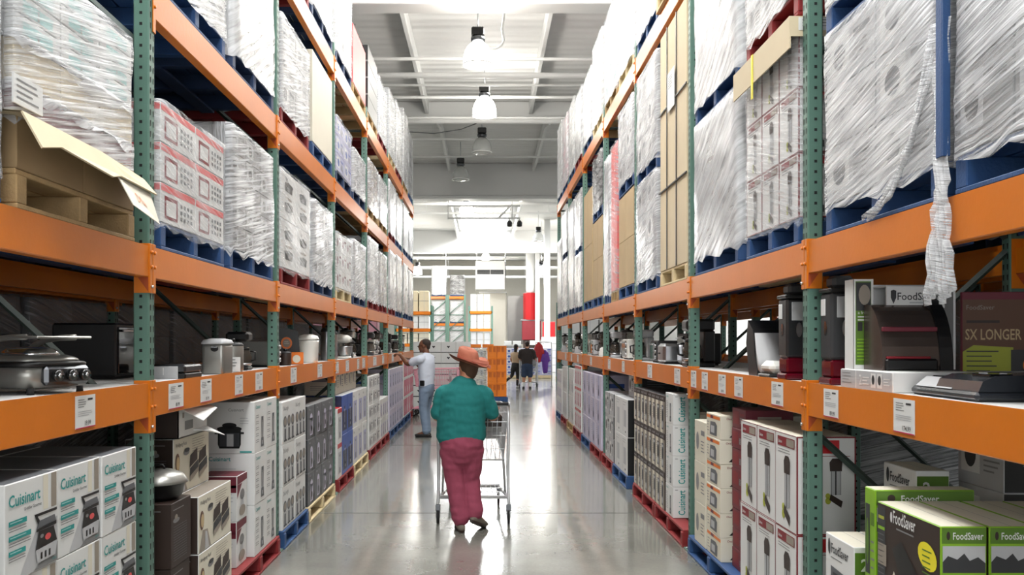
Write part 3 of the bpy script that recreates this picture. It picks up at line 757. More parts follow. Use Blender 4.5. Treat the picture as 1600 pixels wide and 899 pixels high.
def end_disp(b, f):
    w, h = f.w, f.h
    border(b, f, 'red_dark', .007)
    b.rect(f, w * .1, h * .83, w * .72, h * .965, 'red', 2); b.text(f, 'Sa', w * .32, h * .87, h * .05, 'white', 3, .0)
    b.rect(f, w * .1, h * .80, w * .9, h * .805, 'red_dark', 2)
    dispenser_pic(b, f, w * .66, h * .28, h * .50); b.rect(f, w * .12, h * .08, w * .3, h * .19, 'charcoal', 2); b.ell(f, w * .21, h * .135, w * .05, h * .03, 'grey_light', 3)
def art_toast(b, f):
    w, h = f.w, f.h
    b.rect(f, .006, h * .8, w - .006, h * .93, 'orange_print', 1); b.rect(f, w * .3, h * .8, w * .5, h * .93, 'maroon', 2)
    b.poly(f, [(w * .25, h * .1), (w * .75, h * .1), (w * .78, h * .55), (w * .65, h * .68), (w * .3, h * .66)], 'grey_mid', 2); b.rect(f, w * .35, h * .2, w * .6, h * .5, 'grey_light', 3)
    lines(b, f, w * .05, h * .6, w * .15, 4, 'grey', .02, .005)
def end_toast(b, f):
    w, h = f.w, f.h
    b.text(f, 'OneTouch', w * .14, h * .83, h * .09, 'red_dark', 2, .01, w * .5); b.rect(f, w * .66, h * .84, w * .9, h * .9, 'orange_print', 2)
    lines(b, f, w * .3, h * .66, w * .5, 4, 'grey', h * .07, .003)
    b.poly(f, [(w * .2, h * .1), (w * .75, h * .12), (w * .72, h * .3), (w * .5, h * .36), (w * .3, h * .28)], 'black', 2); b.rect(f, w * .4, h * .07, w * .7, h * .13, 'charcoal', 3)
def art_coffee(b, f):
    w, h = f.w, f.h
    b.rect(f, .003, h * .84, w - .003, h - .003, 'brown_dark', 1); b.text(f, 'MR. COFFEE', w * .1, h * .89, h * .05, 'grey_light', 2, .01, w * .8)
    b.rect(f, .003, .003, w - .003, h * .84, 'cream', .6); b.rect(f, w * .55, .004, w - .004, h * .84, 'taupe', 1)
    b.rect(f, w * .34, h * .1, w * .78, h * .74, 'grey_mid', 2); b.rect(f, w * .4, h * .3, w * .7, h * .6, 'charcoal', 3); b.ell(f, w * .55, h * .24, w * .14, h * .1, 'grey_light', 3); b.rect(f, w * .42, h * .64, w * .7, h * .7, 'grey_light', 3)
    lines(b, f, w * .06, h * .7, w * .2, 10, 'grey', h * .05, .004)
def end_coffee(b, f):
    w, h = f.w, f.h
    b.rect(f, .003, .003, w - .003, h - .003, 'brown_dark', 1); b.text(f, 'MR', w * .2, h * .86, h * .08, 'white', 2, .02, w * .6); lines(b, f, w * .2, h * .7, w * .5, 8, 'grey', h * .07, .005, 2)
def end_vert(b, f):
    w, h = f.w, f.h
    b.text(f, 'Cuisinart', w * .72, h * .1, w * .42, 'teal', 2, .014, h * .8, vert=True); lines(b, f, w * .12, h * .9, w * .2, 1, 'grey', .02, .005)
def end_alpha(b, f):
    w, h = f.w, f.h
    b.rect(f, .003, .003, w - .003, h - .003, 'black', 1); b.text(f, 'A', w * .35, h * .84, h * .06, 'grey_light', 2, .02)
    lines(b, f, w * .2, h * .7, w * .6, 4, 'grey_mid', h * .1, .006, 2); b.rect(f, w * .25, h * .06, w * .75, h * .14, 'grey_light', 2); b.rect(f, w * .36, h * .08, w * .62, h * .12, 'black', 3)
def art_alpha(b, f):
    w, h = f.w, f.h
    lines(b, f, w * .3, h * .9, w * .5, 2, 'grey_light', .03, .008); b.rect(f, w * .3, h * .1, w * .34, h * .8, 'grey_light', 1); b.ell(f, w * .7, h * .12, w * .06, h * .03, 'charcoal', 1)
    b.rect(f, w * .45, h * .25, w * .8, h * .7, 'grey_light', 1)
def art_strip(c, c2='grey'):
    def g(b, f):
        w, h = f.w, f.h
        b.rect(f, w * .36, h * .04, w * .64, h * .96, c, 1)
        b.ell(f, w * .5, h * .3, w * .1, h * .16, 'navy', 2); b.rect(f, w * .46, h * .42, w * .54, h * .58, 'navy', 2); lines(b, f, w * .06, h * .8, w * .22, 6, c2, h * .08, .006)
    return g
def art_ricecook(b, f):
    w, h = f.w, f.h
    b.text(f, 'Tiger', w * .3, h * .84, h * .07, 'grey', 2, .01, w * .4)
    for y in (.18, .60):
        b.poly(f, [(w * .28, h * y), (w * .72, h * y), (w * .75, h * (y + .14)), (w * .25, h * (y + .14))], 'charcoal', 2); b.ell(f, w * .5, h * (y + .15), w * .28, h * .045, 'black', 3); b.rect(f, w * .46, h * (y + .18), w * .54, h * (y + .21), 'black', 3)
        b.rect(f, w * .42, h * (y + .02), w * .58, h * (y + .12), 'grey', 3)
    b.ell(f, w * .5, h * .46, w * .22, h * .03, 'taupe', 2)
def art_sm(c1='grey', c2='grey_light'):
    def g(b, f):
        w, h = f.w, f.h
        b.rect(f, w * .08, h * .2, w * .5, h * .85, c2, 1); b.ell(f, w * .29, h * .5, w * .13, h * .22, c1, 2); b.rect(f, w * .58, h * .66, w * .9, h * .78, c1, 1); lines(b, f, w * .58, h * .5, w * .34, 4, 'grey', h * .08, .008)
    return g
def art_pixred(b, f):
    w, h = f.w, f.h
    b.rect(f, .004, h * .8, w - .004, h - .004, 'coral', 1); b.rect(f, w * .1, h * .12, w * .46, h * .7, 'red_dark', 1); b.rect(f, w * .14, h * .2, w * .42, h * .6, 'white', 2)
    for i in range(4):
        for j in range(3): b.rect(f, w * (.54 + i * .1), h * (.2 + j * .17), w * (.6 + i * .1), h * (.3 + j * .17), 'grey_mid', 2)
def art_pink(b, f):
    w, h = f.w, f.h
    b.rect(f, w * .05, h * .08, w * .95, h * .92, 'magenta', 1); b.rect(f, w * .4, h * .12, w * .6, h * .9, 'pink', 2); b.ell(f, w * .7, h * .4, w * .1, h * .18, 'white', 2)

KIND = {   # w, d, h, base, aisle art, end art, words, top
    'griddle': (.365, .42, .335, 'white', art_griddle, end_cuis, 'white teal-lettered griddle carton', 'grey_mid'),
    'tower': (.32, .36, .355, 'white', art_tower, end_cuis, 'white carton printed with a tall blender', 'white'),
    'cooker': (.32, .36, .355, 'white', art_tower, end_cooker, 'white carton printed with a pressure cooker', 'white'),
    'grill2': (.62, .13, .315, 'white', art_grill2, end_dark, 'white and brown sandwich maker carton', 'taupe'),
    'maroon': (.25, .25, .30, 'white', art_maroon, end_maroon, 'white carton with a maroon band', 'maroon'),
    'mixers': (.45, .45, .335, 'white', art_mixers, end_mixers, 'white carton printed with three grey machines', 'white'),
    'arch': (.33, .42, .30, 'grey_mid', art_arch, end_arch, 'grey carton printed with a pale coffee brewer', 'grey'),
    'navy': (.40, .45, .44, 'blue_print', art_navy, end_navy, 'dark blue carton', 'grey_light'),
    'redwhite': (.30, .4, .38, 'white', art_plainpic('grey_light', 'grey', 'red'), end_tab('maroon', 2), 'white carton with a red band', 'red'),
    'mint': (.42, .4, .44, 'white', art_plainpic('lavender', 'grey', None, 'Brita'), end_tab('yellow_green', 1), 'pale carton with a mint print', 'grey_light'),
    'bluetab': (.42, .4, .20, 'white', art_sm(), end_tab('blue_print'), 'white carton with a small blue square', 'white'),
    'slim': (.28, .4, .30, 'white', art_plainpic('lilac', 'grey'), end_tab('grey'), 'slim white carton', 'white'),
    'lilac': (.40, .4, .34, 'lilac', art_plainpic('lavender', 'charcoal'), end_tab('lavender'), 'lilac carton printed with a dark machine', 'white'),
    'pink': (.45, .4, .38, 'white', art_pink, end_tab('magenta'), 'white and magenta carton', 'white'),
    'vac': (.50, .16, .42, 'lime', art_vac, end_vac, 'black and lime vacuum sealer carton', 'cream'),
    'vacw': (.32, .15, .30, 'white', art_vacw, end_vacw, 'white vacuum sealer carton', 'cream'),
    'disp': (.327, .30, .50, 'white', art_disp, end_disp, 'tall white red-edged drink dispenser carton', 'cream'),
    'toast': (.36, .30, .163, 'cream', art_toast, end_toast, 'small cream can opener carton', 'cream'),
    'cream_plain': (.33, .34, .30, 'cream', art_sm('grey', 'cream'), end_tab('grey'), 'cream carton with faint print', 'cream'),
    'maroonflat': (.30, .30, .13, 'maroon', art_sm('red_dark', 'red_dark'), end_tab('taupe'), 'flat maroon carton', 'maroon'),
    'coffee': (.195, .30, .335, 'brown_dark', art_coffee, end_coffee, 'brown-topped coffee maker carton', 'charcoal'),
    'vert': (.30, .14, .26, 'white', art_tower, end_vert, 'white carton lettered in teal up its end', 'white'),
    'alpha': (.50, .42, .42, 'white', art_alpha, end_alpha, 'white carton with a black end', 'grey_light'),
    'kettle': (.36, .40, .28, 'grey_light', art_sm('charcoal', 'white'), end_alpha, 'pale grey carton printed with a small kettle', 'grey_light'),
    'strip': (.55, .42, .34, 'lilac', art_strip('lavender'), end_tab('blue_print'), 'pale lilac carton with a dark bottle print', 'lilac'),
    'redstrip': (.25, .42, .36, 'white', art_plainpic('pink', 'red_dark', 'red'), end_tab('red'), 'white carton banded in red', 'white'),
    'tallwhite': (.30, .40, .50, 'white', art_strip('white', 'grey_light'), end_tab('teal_pale'), 'tall plain white carton', 'white'),
    'vacend': (.10, .40, .44, 'lime', art_sm('lime_dark', 'charcoal'), end_vac, 'narrow lime sealer carton', 'cream'),
    'darkbox': (.30, .26, .33, 'brown_dark', end_dark, end_dark, 'dark brown roaster carton', 'brown_dark'),
    'greenlow': (.28, .30, .22, 'lime_dark', art_sm('grey', 'lime'), end_tab('lime'), 'small green carton', 'lime_dark'),
}
CM = {}
def cmesh(kind):
    if kind not in CM:
        w_, d_, h_, base, art, end, words, top = KIND[kind]
        CM[kind] = carton_mb(w_, d_, h_, base, art, end, top).mesh('carton')
    return CM[kind]
def stack(s, y0, kind, n, rows, z0, Xf=1.53, cols=1, gap=0.006, where='', jit=0.006, skip=(), z_only=None, rowgap=.0015):
    w_, d_, h_, base, art, end, words, top = KIND[kind]
    me = cmesh(kind); rnd = random.Random(int(y0 * 1000) + n * 7 + rows)
    rown = ['bottom row', 'second row', 'third row', 'fourth row', 'fifth row', 'sixth row', 'seventh row', 'eighth row']
    for c in range(cols):
        for i in range(n):
            for r in range(rows):
                if (i, r, c) in skip: continue
                x = s * (Xf + d_ / 2 + c * (d_ + gap)); y = y0 + w_ / 2 + i * (w_ + gap)
                rr = 'top row' if r == rows - 1 and rows > 1 else rown[r]
                lab = '%s, %s%s%s, %s' % (words, rr if rows > 1 else 'single layer', ', %s along' % ORD[i] if n > 1 else '', ', file %s' % ORD[c] if cols > 1 else '', where)
                o = inst(me, 'carton', (x + s * rnd.uniform(0, jit), y, z0 + r * (h_ + rowgap)), (0 if s < 0 else PI) + rnd.uniform(-.008, .008))
                tag(o, lab, 'carton', 'cartons of one kind on the %s floor pallets' % ('left-side' if s < 0 else 'right-side'))
    return y0 + n * (w_ + gap)

# ------------------------------------------------------------------ wrapped loads
def wrap_mesh(Ly, d, h, seed, mat='film', tail=False):
    rnd = random.Random(seed); b = MB(); uv = []
    # perimeter with small rounded corners
    per = []; r = 0.04
    hx, hy = d / 2 + .012, Ly / 2 + .012
    def seg(p, q, n):
        for i in range(n): per.append((p[0] + (q[0] - p[0]) * i / n, p[1] + (q[1] - p[1]) * i / n))
    cs = [(hx - r, -hy, hx, -hy + r), (hx, hy - r, hx - r, hy), (-hx + r, hy, -hx, hy - r), (-hx, -hy + r, -hx + r, -hy)]
    for i, (a0, a1, b0, b1) in enumerate(cs):
        mx_, my = (a0 + b0) / 2, (a1 + b1) / 2; cx, cy = (hx - r) * (1 if a0 + b0 > 0 else -1), (hy - r) * (1 if a1 + b1 > 0 else -1)
        l = math.hypot(mx_ - cx, my - cy); mx_, my = cx + (mx_ - cx) / l * r, cy + (my - cy) / l * r
        per.append((a0, a1)); per.append((mx_, my)); nx_ = cs[(i + 1) % 4]; seg((b0, b1), (nx_[0], nx_[1]), 9)
    n = len(per); us = [0]
    for i in range(n): us.append(us[-1] + math.dist(per[i], per[(i + 1) % n]))
    lv = 15
    zs = [-0.035 + (h + 0.035 + .008) * j / lv for j in range(lv + 1)]
    off = rnd.uniform(0, 99)
    def disp(x, y, z):
        return noise.noise(Vector((x * 3 + off, y * 3, z * 7 + x * 4))) * 0.008 + noise.noise(Vector((x * 9, y * 9 + off, z * 20))) * 0.004
    rings = []
    for j, z in enumerate(zs):
        ring = []
        for i, (x, y) in enumerate(per):
            k = 1 + disp(x, y, z) / max(hx, hy) * 1.0 + (0.004 if j == 0 else 0)
            ring.append((x * k, y * k, z + (rnd.uniform(-.03, .02) if j == 0 else 0))); uv.append((us[i], z))
        rings.append(ring)
    for q, (f_, dz) in enumerate(((0.93, .006), (0.72, .0))):
        ring = []
        for i, (x, y) in enumerate(per): ring.append((x * f_, y * f_, h + .008 + dz + noise.noise(Vector((x * 5, y * 5, off))) * .006)); uv.append((us[i], h + .05 + q * .2))
        rings.append(ring)
    b.loft(rings, mat, True, caps=False)
    if tail:
        for _ in range(2):
            i = rnd.randrange(2, 9); x, y = hx + .012, -hy + (2 * hy) * rnd.random()
            z = rnd.uniform(-.05, h * .5); pts = [(x, y, z + .12), (x + .02, y + .05, z), (x + .015, y + .09, z - .10)]
            base = len(b.v)
            b.tube(pts, [(.018, .003), (.03, .004), (.008, .002)], 'film_white', 6)
            uv += [(p[1] * 2, p[2] * 2) for p in b.v[base:]]
    b.uv = uv
    return b.mesh('stretch_wrap')
LSEED = [100]
def art_turi(b, f):
    w, h = f.w, f.h
    b.text(f, 'TURI', w * .1, h * .2, h * .2, 'grey_light', 2, .02)
    b.ell(f, w * .3, h * .65, w * .1, h * .2, 'charcoal', 1); b.rect(f, .004, 0, w, h * .08, 'grey', 1)
STY = {  # ny, nx(deep), nz, carton base, art, wrap material
    'white': (3, 2, 4, 'white', art_sm(), 'film'),
    'silver': (2, 2, 3, 'grey_light', art_sm('grey_mid', 'white'), 'film'),
    'grey': (3, 2, 5, 'grey', art_sm('charcoal', 'grey_light'), 'film'),
    'dark': (3, 2, 6, 'charcoal', art_sm('grey', 'black'), 'film_clear'),
    'tealwhite': (3, 2, 4, 'white', art_plainpic('teal_pale', 'taupe'), 'film'),
    'red': (2, 2, 3, 'white', art_pixred, 'film_clear'),
    'coral': (1, 1, 1, 'coral', None, 'film_clear'),
    'pinkpale': (2, 2, 4, 'pink', art_sm('lilac', 'white'), 'film_dense'),
    'rice': (2, 2, 2, 'white', art_ricecook, 'film_clear'),
    'cream': (1, 1, 2, 'cream', None, 'film_dense'),
    'card': (2, 2, 2, 'card', None, None),
    'cardtall': (1, 1, 3, 'card_pale', None, None),
    'cream_bare': (1, 1, 1, 'cream', None, None),
    'back': (2, 1, 2, 'grey_mid', None, 'film'),
    'crushed': (2, 2, 1, 'card_dark', None, None),
    'maroonstrip': (1, 1, 1, 'maroon', None, 'film'),
    'creamstrip': (3, 2, 1, 'card_pale', None, 'film'),
    'sacks': (2, 2, 5, 'cream', art_sm('brown', 'taupe'), 'film_clear'),
    'blank': (2, 2, 4, 'white', art_sm('taupe', 'grey_light'), 'film_dense'),
    'disp': (3, 2, 3, 'white', art_disp, 'film_clear'),
    'blue': (2, 2, 3, 'lavender', art_sm('blue_print', 'white'), 'film_clear'),
    'brownmix': (3, 2, 5, 'taupe', art_sm('maroon', 'cream'), 'film'),
    'blackroll': (1, 1, 4, 'black', None, 'film_clear'),
    'circles': (3, 2, 3, 'white', art_sm('maroon', 'white'), 'film_clear'),
}
LM = {}
def load(s, y0, y1, z, h, sty, label, pal='blue', pal_label=None, d=1.0, Xf=1.60, wrap=True, tier=False, film_mat=None, grp='wrapped loads on the racks'):
    """a pallet with its goods, y0..y1 along the aisle, standing on height z"""
    ny, nx, nz, base, art, wm = STY[sty]; wm = film_mat or wm
    if Xf == 1.60 and y0 > 4.3: y1 -= .05
    Ly = y1 - y0 - .03; yc = (y0 + y1) / 2; x = s * (Xf + d / 2); rz = 0 if s < 0 else PI
    wrapped = bool(wm and wrap)
    if pal and not wrapped:
        pallet(x, yc, z, pal, pal_label or ' '.join(('%s pallet under the %s' % (PCOL[pal], label.split(',')[0])).split()[:16]), Ly, d, grp='pallets on the racks')
    if pal: z += 0.139
    t = empty('wrapped_load' if wm and wrap else 'carton_load', (x, yc, z), rz); tag(t, label, 'pallet load', grp)
    hk = h
    key = (sty, round(Ly, 1), round(d, 2), round(h, 1))
    if key not in LM:
        cw, cd, ch = Ly / ny, d / nx, h / nz
        en = art_sm('grey', 'grey_light') if art and sty not in ('disp', 'red', 'rice') else ({'blackroll': art_turi, 'disp': end_disp, 'red': art_pixred, 'rice': art_ricecook}.get(sty))
        LM[key] = (carton_mb(cw - .008, cd - .008, ch - .003, base, art, en, base).mesh('carton'), (cw, cd, ch), Ly, h)
    me, (cw, cd, ch), L0, h0 = LM[key]
    for i in range(ny):
        for j in range(nx):
            for k in range(nz):
                o = inst(me, 'carton', (-d / 2 + cd * (j + .5), (-L0 / 2 + cw * (i + .5)) * Ly / L0, k * ch * h / h0), 0, t, (1, Ly / L0, h / h0))
    if wrapped:
        if pal:
            p = pallet(0, 0, -0.139, pal, '%s pallet' % PCOL[pal], Ly, d); p.parent = t
            for q in ('category', 'group', 'label'): del p[q]
        LSEED[0] += 1
        wk = ('w', round(Ly, 1), round(d, 2), round(h, 1), wm, LSEED[0] % 3)
        if wk not in LM: LM[wk] = (wrap_mesh(Ly, d, h, LSEED[0], wm), Ly, h)
        m2, L1, h1 = LM[wk]
        inst(m2, 'stretch_wrap', (0, 0, 0), 0, t, (1, Ly / L1, h / h1))
    return t
# ------------------------------------------------------------------ goods on the floor pallets
def fp(s, y0, y1, colour):
    n = {-1: 'left-side', 1: 'right-side'}[s]
    fp.k[s] += 1
    pallet(s * (1.56 + .5), (y0 + y1) / 2, 0, colour, '%s floor pallet under the %s rack, %s from the camera' % (PCOL[colour], n, ORD[fp.k[s] - 1]), y1 - y0, grp='floor pallets under the racks')
fp.k = {-1: 0, 1: 0}
Z0 = 0.139
L, R_ = -1, 1
for a in ((1.78, 2.88, 'blue'), (2.92, 4.12, 'red'), (4.45, 5.62, 'wood'), (5.68, 6.83, 'red'), (6.97, 7.94, 'blue'), (7.97, 9.36, 'pale'), (9.59, 10.7, 'red'), (10.74, 12.03, 'pale'), (12.21, 13.52, 'red'),
          (13.54, 14.70, 'red'), (14.84, 16.06, 'blue'), (16.09, 17.3, 'blue'), (17.46, 18.86, 'blue'), (18.89, 19.9, 'red')): fp(L, *a)
for a in ((1.95, 2.98, 'red'), (3.0, 4.32, 'blue'), (4.52, 5.56, 'red'), (5.60, 6.86, 'blue'), (7.04, 8.22, 'red'), (8.25, 9.42, 'red'), (9.82, 10.93, 'blue'), (10.96, 11.94, 'red'), (12.08, 13.25, 'red'),
          (13.3, 14.46, 'blue'), (14.6, 15.8, 'red'), (15.84, 16.98, 'wood'), (17.12, 18.3, 'red'), (18.33, 19.5, 'blue')): fp(R_, *a)
X_ = 1.58
stack(L, 2.42, 'mint', 1, 2, Z0, X_, 1, where='beside the griddle cartons')
stack(L, 2.94, 'griddle', 3, 3, Z0, X_, 2, where='first left-side pallet')
stack(L, 4.5, 'darkbox', 1, 2, Z0, 1.58, 1, where='under the silver-lidded roaster')
stack(L, 4.88, 'grill2', 1, 2, Z0, 1.56, 1, where='aisle edge file')
stack(L, 4.88, 'grill2', 1, 3, Z0, 1.695, 1, where='file behind the aisle edge')
stack(L, 4.88, 'grill2', 1, 3, Z0, 1.83, 1, where='innermost file')
stack(L, 5.84, 'maroon', 1, 2, Z0, 1.62, 1, where='beside the sandwich maker cartons')
stack(L, 6.14, 'tower', 2, 2, Z0, X_, 1, where='second left-side pallet')
stack(L, 6.14, 'cooker', 2, 1, Z0 + .713, X_, 1, where='atop the stack')
stack(L, 6.14, 'tower', 2, 3, Z0, X_ + .37, 1, where='inner file')
stack(L, 6.99, 'mixers', 2, 3, Z0, X_, 1, where='on a blue pallet')
stack(L, 7.99, 'arch', 4, 3, Z0, X_, 1, where='on the pale pallet')
stack(L, 9.6, 'redwhite', 1, 2, Z0, X_, 1, where='beside the dark blue cartons')
stack(L, 9.91, 'navy', 2, 2, Z0, X_, 1, where='after the red-banded ones')
stack(L, 10.74, 'mint', 3, 2, Z0, X_, 1, where='after the dark blue cartons')
stack(L, 10.0, 'cream_plain', 5, 1, Z0 + .885, 1.68, 1, where='topping the mint-print stacks')
stack(L, 12.22, 'bluetab', 3, 5, Z0, X_, 1, where='left-side')
stack(L, 13.55, 'slim', 4, 2, Z0, X_, 1, where='left-side low stack')
stack(L, 14.86, 'lilac', 3, 3, Z0, X_, 1, where='left-side near stack')
stack(L, 16.1, 'lilac', 3, 3, Z0, X_, 1, where='left-side next pallet')
stack(L, 17.48, 'pink', 3, 3, Z0, X_, 1, where='by the white-shirted man')
stack(L, 18.9, 'pink', 2, 3, Z0, X_, 1, where='at the rack end')
stack(R_, 2.1, 'vacw', 2, 2, Z0, X_, 1, where='below the photo frame edge')
stack(R_, 3.09, 'vac', 1, 2, Z0, X_, 4, where='facing the aisle')
stack(R_, 3.61, 'vacend', 1, 2, Z0, X_, 1, where='behind the big black one')
stack(R_, 3.82, 'vacw', 1, 2, Z0, X_, 2, where='beside the rack upright')
stack(R_, 4.0, 'vacw', 1, 3, Z0, 1.93, 1, where='behind the lime cartons')
stack(R_, 3.75, 'kettle', 1, 4, Z0, 2.18, 1, where='deepest in the first bay')
stack(R_, 4.52, 'disp', 3, 2, Z0, X_, 1, where='right-side rack')
stack(R_, 5.62, 'maroonflat', 1, 8, Z0, 1.64, 1, where='behind the drink dispenser cartons')
stack(R_, 5.99, 'toast', 1, 6, Z0, X_, 1, where='aisle edge')
stack(R_, 5.95, 'toast', 1, 6, Z0, X_ + .34, 1, where='set deeper')
stack(R_, 6.38, 'cream_plain', 1, 3, Z0, X_, 1, where='beside the can opener stack')
stack(R_, 7.07, 'cream_plain', 1, 3, Z0, 1.70, 1, where='behind an upright')
stack(R_, 7.50, 'vert', 1, 4, Z0, X_, 1, where='by the coffee makers')
stack(R_, 7.83, 'coffee', 8, 3, Z0, X_, 1, where='dark-topped wall')
stack(R_, 9.87, 'alpha', 2, 2, Z0, X_, 1, where='on a blue pallet')
stack(R_, 10.95, 'kettle', 1, 3, Z0, X_, 1, where='next to black-ended cartons')
stack(R_, 11.33, 'kettle', 1, 3, Z0, X_, 1, where='farther kettle pile')
stack(R_, 9.9, 'kettle', 2, 1, Z0 + .842, 1.72, 1, where='lying on black-ended cartons')
stack(R_, 12.12, 'strip', 4, 3, Z0, X_, 1, where='right-side rack')
stack(R_, 14.62, 'redstrip', 4, 3, Z0, X_, 1, where='right-side rack')
stack(R_, 15.86, 'tallwhite', 3, 2, Z0, X_, 1, where='behind the red-banded ones')
stack(R_, 17.14, 'tallwhite', 3, 2, Z0, X_, 1, where='towards the rack end')
stack(R_, 18.34, 'slim', 4, 3, Z0, X_, 1, where='at the right-side rack end')
t = empty('roasting_pan', (-1.70, 4.66, Z0 + .664)); tag(t, 'black roasting pan with a silver domed lid on the dark brown cartons', 'roaster')
b = MB(); b.lathe([(.09, 0), (.115, .02), (.13, .08), (.145, .085)], 'black', n=24, sx=1, sy=1.0); b.build('pan', t)
b = MB(); b.lathe([(.146, .086), (.142, .10), (.12, .13), (.07, .15), (.02, .156)], 'steel_soft', n=24); b.tube([(-.03, 0, .155), (-.02, 0, .175), (.02, 0, .175), (.03, 0, .155)], .006, 'black', 6); b.build('lid', t)
# opened carton with raised flaps on the sandwich maker cartons
t = empty('open_carton', (-1.79, 5.12, Z0 + .951)); tag(t, 'opened white carton with torn flaps on top of the sandwich maker cartons', 'carton')
b = MB(); b.box(-.12, -.25, 0, .12, .25, .006, 'white'); b.box(-.12, -.25, 0, -.114, .25, .17, 'white'); b.box(.114, -.25, 0, .12, .25, .17, 'white'); b.box(-.12, -.25, 0, .12, -.244, .17, 'brown_dark'); b.box(-.12, .244, 0, .12, .25, .17, 'white')
fr = Fr((.12, -.25, 0), (0, 1, 0), (0, 0, 1), .5, .17)
b.rect(fr, .1, .04, .24, .09, 'grey', 1); b.rect(fr, .3, .09, .42, .10, 'charcoal', 1); b.rect(fr, .06, .11, .09, .14, 'taupe', 1); b.build('tray', t)
for i, pts in enumerate(([(.12, -.24, .17), (.12, .2, .17), (.19, .22, .14), (.21, -.1, .09)], [(.12, .0, .03), (.12, .24, .03), (.24, .2, -.02), (.2, .05, .02)])):
    b = MB(); b.add(pts + [(x, y, z - .004) for x, y, z in pts], [(0, 1, 2, 3), (7, 6, 5, 4), (0, 4, 5, 1), (1, 5, 6, 2), (2, 6, 7, 3), (3, 7, 4, 0)], 'white'); b.build('flap', t)

# ------------------------------------------------------------------ pallet loads on the racks
A2, A3, A4 = 2.08, 3.36, 4.66
load(L, 1.75, 2.97, A2, 1.1, 'white', 'tall white wrapped load cut by the photo edge, on a blue pallet', 'blue')
load(L, 3.04, 4.10, A2, .20, 'crushed', 'crushed brown cartons under the wrapped teal-print load', 'wood', 'thick brown wooden pallet under crushed cartons', wrap=False)
load(L, 3.04, 4.10, A2 + .342, .09, 'maroonstrip', 'maroon strip of flat goods on the crushed cartons', None, d=.98, Xf=1.61)
load(L, 3.04, 4.10, A2 + .446, .15, 'creamstrip', 'layer of cream cartons in film over the maroon strip', None, d=.98, Xf=1.61)
load(L, 3.04, 4.10, A2 + .612, .30, 'tealwhite', 'wrapped white and teal cartons above the cream layer', None, d=.98, Xf=1.61)
load(L, 4.40, 5.55, A2, .60, 'red', 'red and white cartons in torn film, blue pallet, left-side rack', 'blue')
load(L, 5.60, 6.82, A2, .78, 'grey', 'grey and white cartons in tight film beside the red ones', 'blue')
load(L, 7.00, 8.25, A2, .78, 'rice', 'white rice cooker cartons half wrapped on a red pallet', 'red')
load(L, 8.30, 9.45, A2, .74, 'silver', 'silvery wrapped load beside the rice cooker cartons', 'dark')
load(L, 9.62, 10.8, A2, .60, 'circles', 'wrapped cartons with dark round prints on a pale pallet', 'pale')
load(L, 10.86, 12.05, A2, .66, 'white', 'white wrapped load on dark blue pallet, left-side fourth bay', 'dark')
load(L, 12.25, 13.45, A2, .86, 'white', 'tall white wrapped load on red pallet, left-side fifth bay', 'red')
load(L, 13.5, 14.68, A2, .78, 'brownmix', 'maroon and brown goods in film, left-side fifth bay', 'red')
load(L, 14.9, 16.05, A2, .95, 'blank', 'smooth white load above a red pallet, left-side sixth bay', 'red')
load(L, 16.1, 17.3, A2, .98, 'cream', 'cream wrapped load, left-side sixth bay', 'blue')
load(L, 17.5, 18.7, A2, .96, 'cream', 'cream load on a blue pallet, left-side last bay', 'blue')
load(L, 18.75, 19.92, A2, .92, 'cream', 'cream load closing the left-side rack', 'blue')
load(L, 4.42, 5.58, A3, .86, 'white', 'white wrapped load high on a bright blue pallet', 'blue')
load(L, 5.66, 6.84, A3, .92, 'blank', 'smooth white load with a brown end, dark blue pallet', 'dark')
load(L, 7.00, 8.20, A3, .72, 'silver', 'crinkled silver load on a red pallet, third level', 'red')
t = load(L, 8.30, 9.46, A3, .86, 'cream_bare', 'tall plain beige carton with a yellow sticker', 'blue', wrap=False)
b = MB(); b.box(-0.02, 0, 0, .12, .002, .09, 'yellow'); fr = Fr((-.02, -.001, 0), (1, 0, 0), (0, 0, 1), .14, .09); lines(b, fr, .02, .07, .1, 3, 'lime_dark'); b.build('sticker', t, (.30, -.573, .62))
load(L, 9.62, 10.8, A3, .58, 'blue', 'blue-print load on the third level beside the beige carton', 'dark')
load(L, 10.86, 12.05, A3, .50, 'silver', 'low silver load, left-side fourth bay, third level', 'dark')
load(L, 12.25, 13.45, A3, .66, 'brownmix', 'maroon-print load, left-side fifth bay, third level', 'wood')
load(L, 13.5, 14.68, A3, .66, 'white', 'white wrapped load, left-side fifth bay, third level', 'wood')
load(L, 14.9, 16.05, A3, .85, 'blank', 'smooth white load, left-side sixth bay, third level', 'red')
load(L, 16.1, 17.3, A3, .82, 'white', 'white streaky load, left-side sixth bay, third level', 'blue')
load(L, 17.5, 18.7, A3, .85, 'blank', 'smooth load, left-side last bay, third level', 'blue')
load(L, 18.75, 19.92, A3, .80, 'silver', 'silver load closing the third level, left-side', 'blue')
load(L, 7.00, 8.20, A4, 1.2, 'silver', 'silver load on a red pallet at the very top, left-side', 'red')
load(L, 8.26, 9.46, A4, 1.4, 'blank', 'huge smooth white load on the top beam, left-side', 'dark')
load(L, 9.62, 10.8, A4, 1.4, 'white', 'huge streaky white load next to the coral carton', 'dark')
load(L, 10.86, 12.1, A4, .72, 'coral', 'single coral red carton on the top beam, left-side', 'wood', wrap=False)
load(L, 12.25, 13.4, A4, .92, 'blackroll', 'stack of black bagged rolls with pale lettering on the top beam', 'wood', wrap=False)
load(L, 13.45, 14.68, A4, .85, 'silver', 'crinkled silver goods behind the black rolls', 'red')
load(L, 14.9, 16.05, A4, 1.08, 'silver', 'silver wrapped load, left-side sixth bay, top beam', 'pale')
load(L, 16.1, 17.3, A4, 1.2, 'white', 'white load, left-side sixth bay, top beam', 'red')
